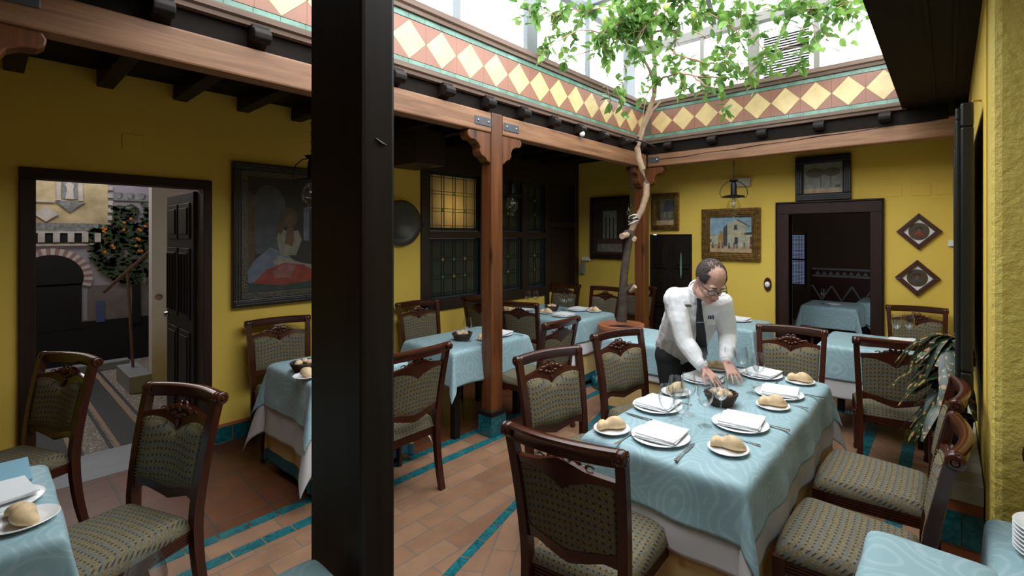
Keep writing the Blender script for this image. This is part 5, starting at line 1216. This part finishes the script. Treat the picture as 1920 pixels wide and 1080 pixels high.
# tie: on the shirt down the chest, then hanging free
kn=V((-1.247,2.994,1.295)); tip=V((-1.223,2.988,0.911)); N_=15; cs=[]
for i in range(N_):
    t_=i/(N_-1); p_=kn.lerp(tip,t_); h_=skin_at(p_,.010); c_=h_ if h_ is not None else p_
    cs.append(c_)
for i in range(1,N_):    # keep it hanging: never fall back behind the previous point
    dz=(cs[i]-cs[i-1]).dot(fd)
    if dz<-.004: cs[i]=cs[i]-fd*(dz+.004)
wd=[.034,.026,.030,.036,.042,.047,.052,.056,.060,.064,.068,.071,.073,.045,.004]
vv=[];ff=[]
for i,(p,w_) in enumerate(zip(cs,wd)):
    for dx,dy in ((-1,0),(0,1),(1,0),(0,-1)): vv.append(tuple(p+cr*(dx*w_*.5)+fd*(dy*(.011 if i<2 else .006))))
for i in range(N_-1):
    for k in range(4): ff.append((i*4+k,i*4+(k+1)%4,(i+1)*4+(k+1)%4,(i+1)*4+k))
q=MB(); q.add(vv,ff+[(3,2,1,0),(N_*4-4,N_*4-3,N_*4-2,N_*4-1)]); tie=q.build('tie',TIEM,man,smooth=50)
ck=cs[6]+fd*.010; MB().sweep([tuple(ck-cr*.024),tuple(ck+cr*.036+V((0,0,.004)))],[(-.002,-.003),(.002,-.003),(.002,.003),(-.002,.003)]).build('tie_clip',STEEL,tie)
pk=skin_at(V((-1.179,3.037,1.157)),.004) or V((-1.177,3.033,1.158)); nb=skin_at(V((-1.303,2.947,1.236)),.004) or V((-1.286,2.909,1.242))
for k,dx in enumerate((-.014,.0,.014)):
    MB().tube([tuple(pk+cr*dx+V((0,0,.030+.004*k))+fd*.003),tuple(pk+cr*(dx+.003)+V((0,0,-.012))+fd*.003)],.0042,7).build('pen',[plain('blue_pen',(.03,.03,.25),.3),BLACK][k%2],man)
MB().sweep([tuple(pk+cr*-.035+V((0,0,-.015))),tuple(pk+cr*.03+V((0,0,-.010)))],[(-.003,-.04),(.003,-.04),(.003,.006),(-.003,.006)]).build('shirt_pocket',SHIRT,man,bevel=.002)
MB().sweep([tuple(nb-cr*.024),tuple(nb+cr*.024)],[(-.002,-.008),(.002,-.008),(.002,.008),(-.002,.008)]).build('name_badge',STEEL,man)
# trousers, belt, shoes
t=MB()
chain(t,[(pel+tdir*.015,.155),(pel-V((0,0,.04)),.160)]); 
for Hh,K,A in ((hipR,knR,anR),(hipL,knL,anL)): chain(t,[(pel,.140),(Hh-V((0,0,.03)),.120),(Hh.lerp(K,.5),.10),(K,.080),(K.lerp(A,.5),.072),(A,.066)])
fuse(t,'trousers',TROU,.008,man,3,.010,.12)
s_=MB()
for A in (anR,anL): chain(s_,[(A+V((-.04,0,-.05)),.038),(A+V((.06,-.02,-.055)),.036),(A+V((.15,-.05,-.06)),.028)]); chain(s_,[(A,.05),(A+V((0,0,-.04)),.045)])
fuse(s_,'shoes',BLACK,.006,man,2)
MB().sweep([tuple(pel+tdir*.075+fw*.165-sdir*.02),tuple(pel+tdir*.075+fw*.165+sdir*.02)],[(-.004,-.014),(.004,-.014),(.004,.014),(-.004,.014)]).build('belt_buckle',STEEL,man)
# hair: a shell over back and sides, receding at the front
hr=MB(); vs=[];fs=[]; nu_,nv_=90,46
def hp(i,j,off):
    a=2*PI*i/nu_; b=lerp(-.42,PI/2,j/nv_); x=math.cos(b)*math.sin(a); y=-math.cos(b)*math.cos(a); z=math.sin(b)
    return V((x*(.080+off),-.012+y*(.102+off),.035+z*(.090+off)))
for j in range(nv_+1):
    for i in range(nu_+1): 
        p=hp(i,j,.0015+.0012*noise.noise(V((i*.9,j*.9,0)))); vs.append(p)
W_=nu_+1
def keep(c):
    if c.y>.050: return False
    if c.z<-.028 and c.y>-.03: return False
    if c.z<-.055: return False
    if c.y>.012 and c.z<.012: return False       # clear of the temple
    if abs(c.x)<.052 and c.z>.085 and c.y>-.055: return False   # bald crown and brow
    if c.y>.020 and c.z>.075: return False
    if abs(c.x)>.05 and c.z<.02 and -.026<c.y<.012: return False   # ear
    return True
for j in range(nv_):
    for i in range(nu_):
        f=(j*W_+i,j*W_+i+1,(j+1)*W_+i+1,(j+1)*W_+i); c=sum((vs[k] for k in f),V((0,0,0)))/4
        if keep(c): fs.append(f)
hr.add([tuple(HT@p) for p in vs],fs); ho=hr.build('hair',HAIR,man,smooth=80,fix=False); q=ho.modifiers.new('s','SOLIDIFY'); q.thickness=.002; q.offset=0
# short combed strands over the sides, thin on the crown
q=MB(); rg=random.Random(4); done=0
while done<2600:
    i=rg.uniform(0,nu_); j=rg.uniform(0,nv_); a=2*PI*i/nu_; b=lerp(-.5,PI/2,j/nv_)
    x=math.cos(b)*math.sin(a); y=-math.cos(b)*math.cos(a); z=math.sin(b)
    if rg.random()>math.cos(b)+.05: continue
    p=V((x*.080,-.012+y*.102,.035+z*.090)); top=abs(p.x)<.056 and p.z>.082
    if p.y>.045+rg.uniform(-.01,.012) or (p.z<-.03 and p.y>-.03) or p.z<-.06 or (p.y>.010 and p.z<.02): continue
    if abs(p.x)>.05 and p.z<.02 and -.028<p.y<.012: continue
    if p.y>.018 and p.z>.07 and rg.random()<.9: continue
    if top and (p.y>.03 or rg.random()<.45): continue
    nrm=V((x/.080,y/.102,z/.090)).normalized()
    dr=V((-.10 if x<0 else .10,-1.0,-.15 if top else -.75)); dr=(dr-nrm*dr.dot(nrm)).normalized(); L_=rg.uniform(.010,.022)
    q.tube([tuple(HT@(p+nrm*.001)),tuple(HT@(p+nrm*.0042+dr*L_*.5)),tuple(HT@(p+nrm*.0035+dr*L_))],[.0014,.0012,.0004],4,caps=False); done+=1
q.build('combed_hair',HAIR,man,fix=False)['kind']='stuff'
# eyes, brows, lips, glasses
q=MB(); 
for s in (-1,1): q.ball(tuple(V((s*.031,.079,.002))),.0125,12,8)
e=MB(); e.add([tuple(HT@V(v)) for v in q.v],q.f); e.build('eyes',EYEW,man,smooth=80)
q=MB()
for s in (-1,1): q.ball((s*.031,.0885,-.003),(.0055,.004,.0055),10,6)
e=MB(); e.add([tuple(HT@V(v)) for v in q.v],q.f); e.build('irises',BLACK,man,smooth=80)
q=MB()
for s in (-1,1): q.tube([(s*.012,.096,.022),(s*.030,.099,.028),(s*.050,.086,.024)],[.003,.0038,.002],6)
e=MB(); e.add([tuple(HT@V(v)) for v in q.v],q.f); e.build('eyebrows',HAIR,man,smooth=80)
q=MB(); q.tube([(-.024,.096,-.066),(-.010,.1045,-.0635),(0,.1055,-.065),(.010,.1045,-.0635),(.024,.096,-.066)],[.002,.0042,.0038,.0042,.002],6); q.tube([(-.020,.095,-.070),(0,.103,-.072),(.020,.095,-.070)],[.002,.005,.002],6)
e=MB(); e.add([tuple(HT@V(v)) for v in q.v],q.f); e.build('lips',LIPS,man,smooth=80)
q=MB(); g=MB()
for s in (-1,1):
    rim=[(s*.033+.026*math.cos(a)*(1+.12*abs(math.cos(a))),.112-.012*abs(s*.033+.026*math.cos(a))/.06,-.003+.0185*math.sin(a)) for a in [k*PI/10 for k in range(21)]]
    q.tube(rim,[.0024 if math.sin(k*PI/10)>-.2 else .0015 for k in range(21)],6); g.add(rim[:-1],[tuple(range(20))]); q.tube([(s*.062,.100,.006),(s*.080,.06,.006),(s*.084,-.005,.010),(s*.083,-.02,-.004)],[.003,.003,.0025,.002],6)
q.tube([(-.009,.111,.002),(0,.114,.005),(.009,.111,.002)],.0022,6)
e=MB(); e.add([tuple(HT@V(v)) for v in q.v],q.f); gl=e.build('eyeglasses',BLACK,man,smooth=60)
e=MB(); e.add([tuple(HT@V(v)) for v in g.v],g.f); e.build('lenses',GLASS,gl,fix=False)
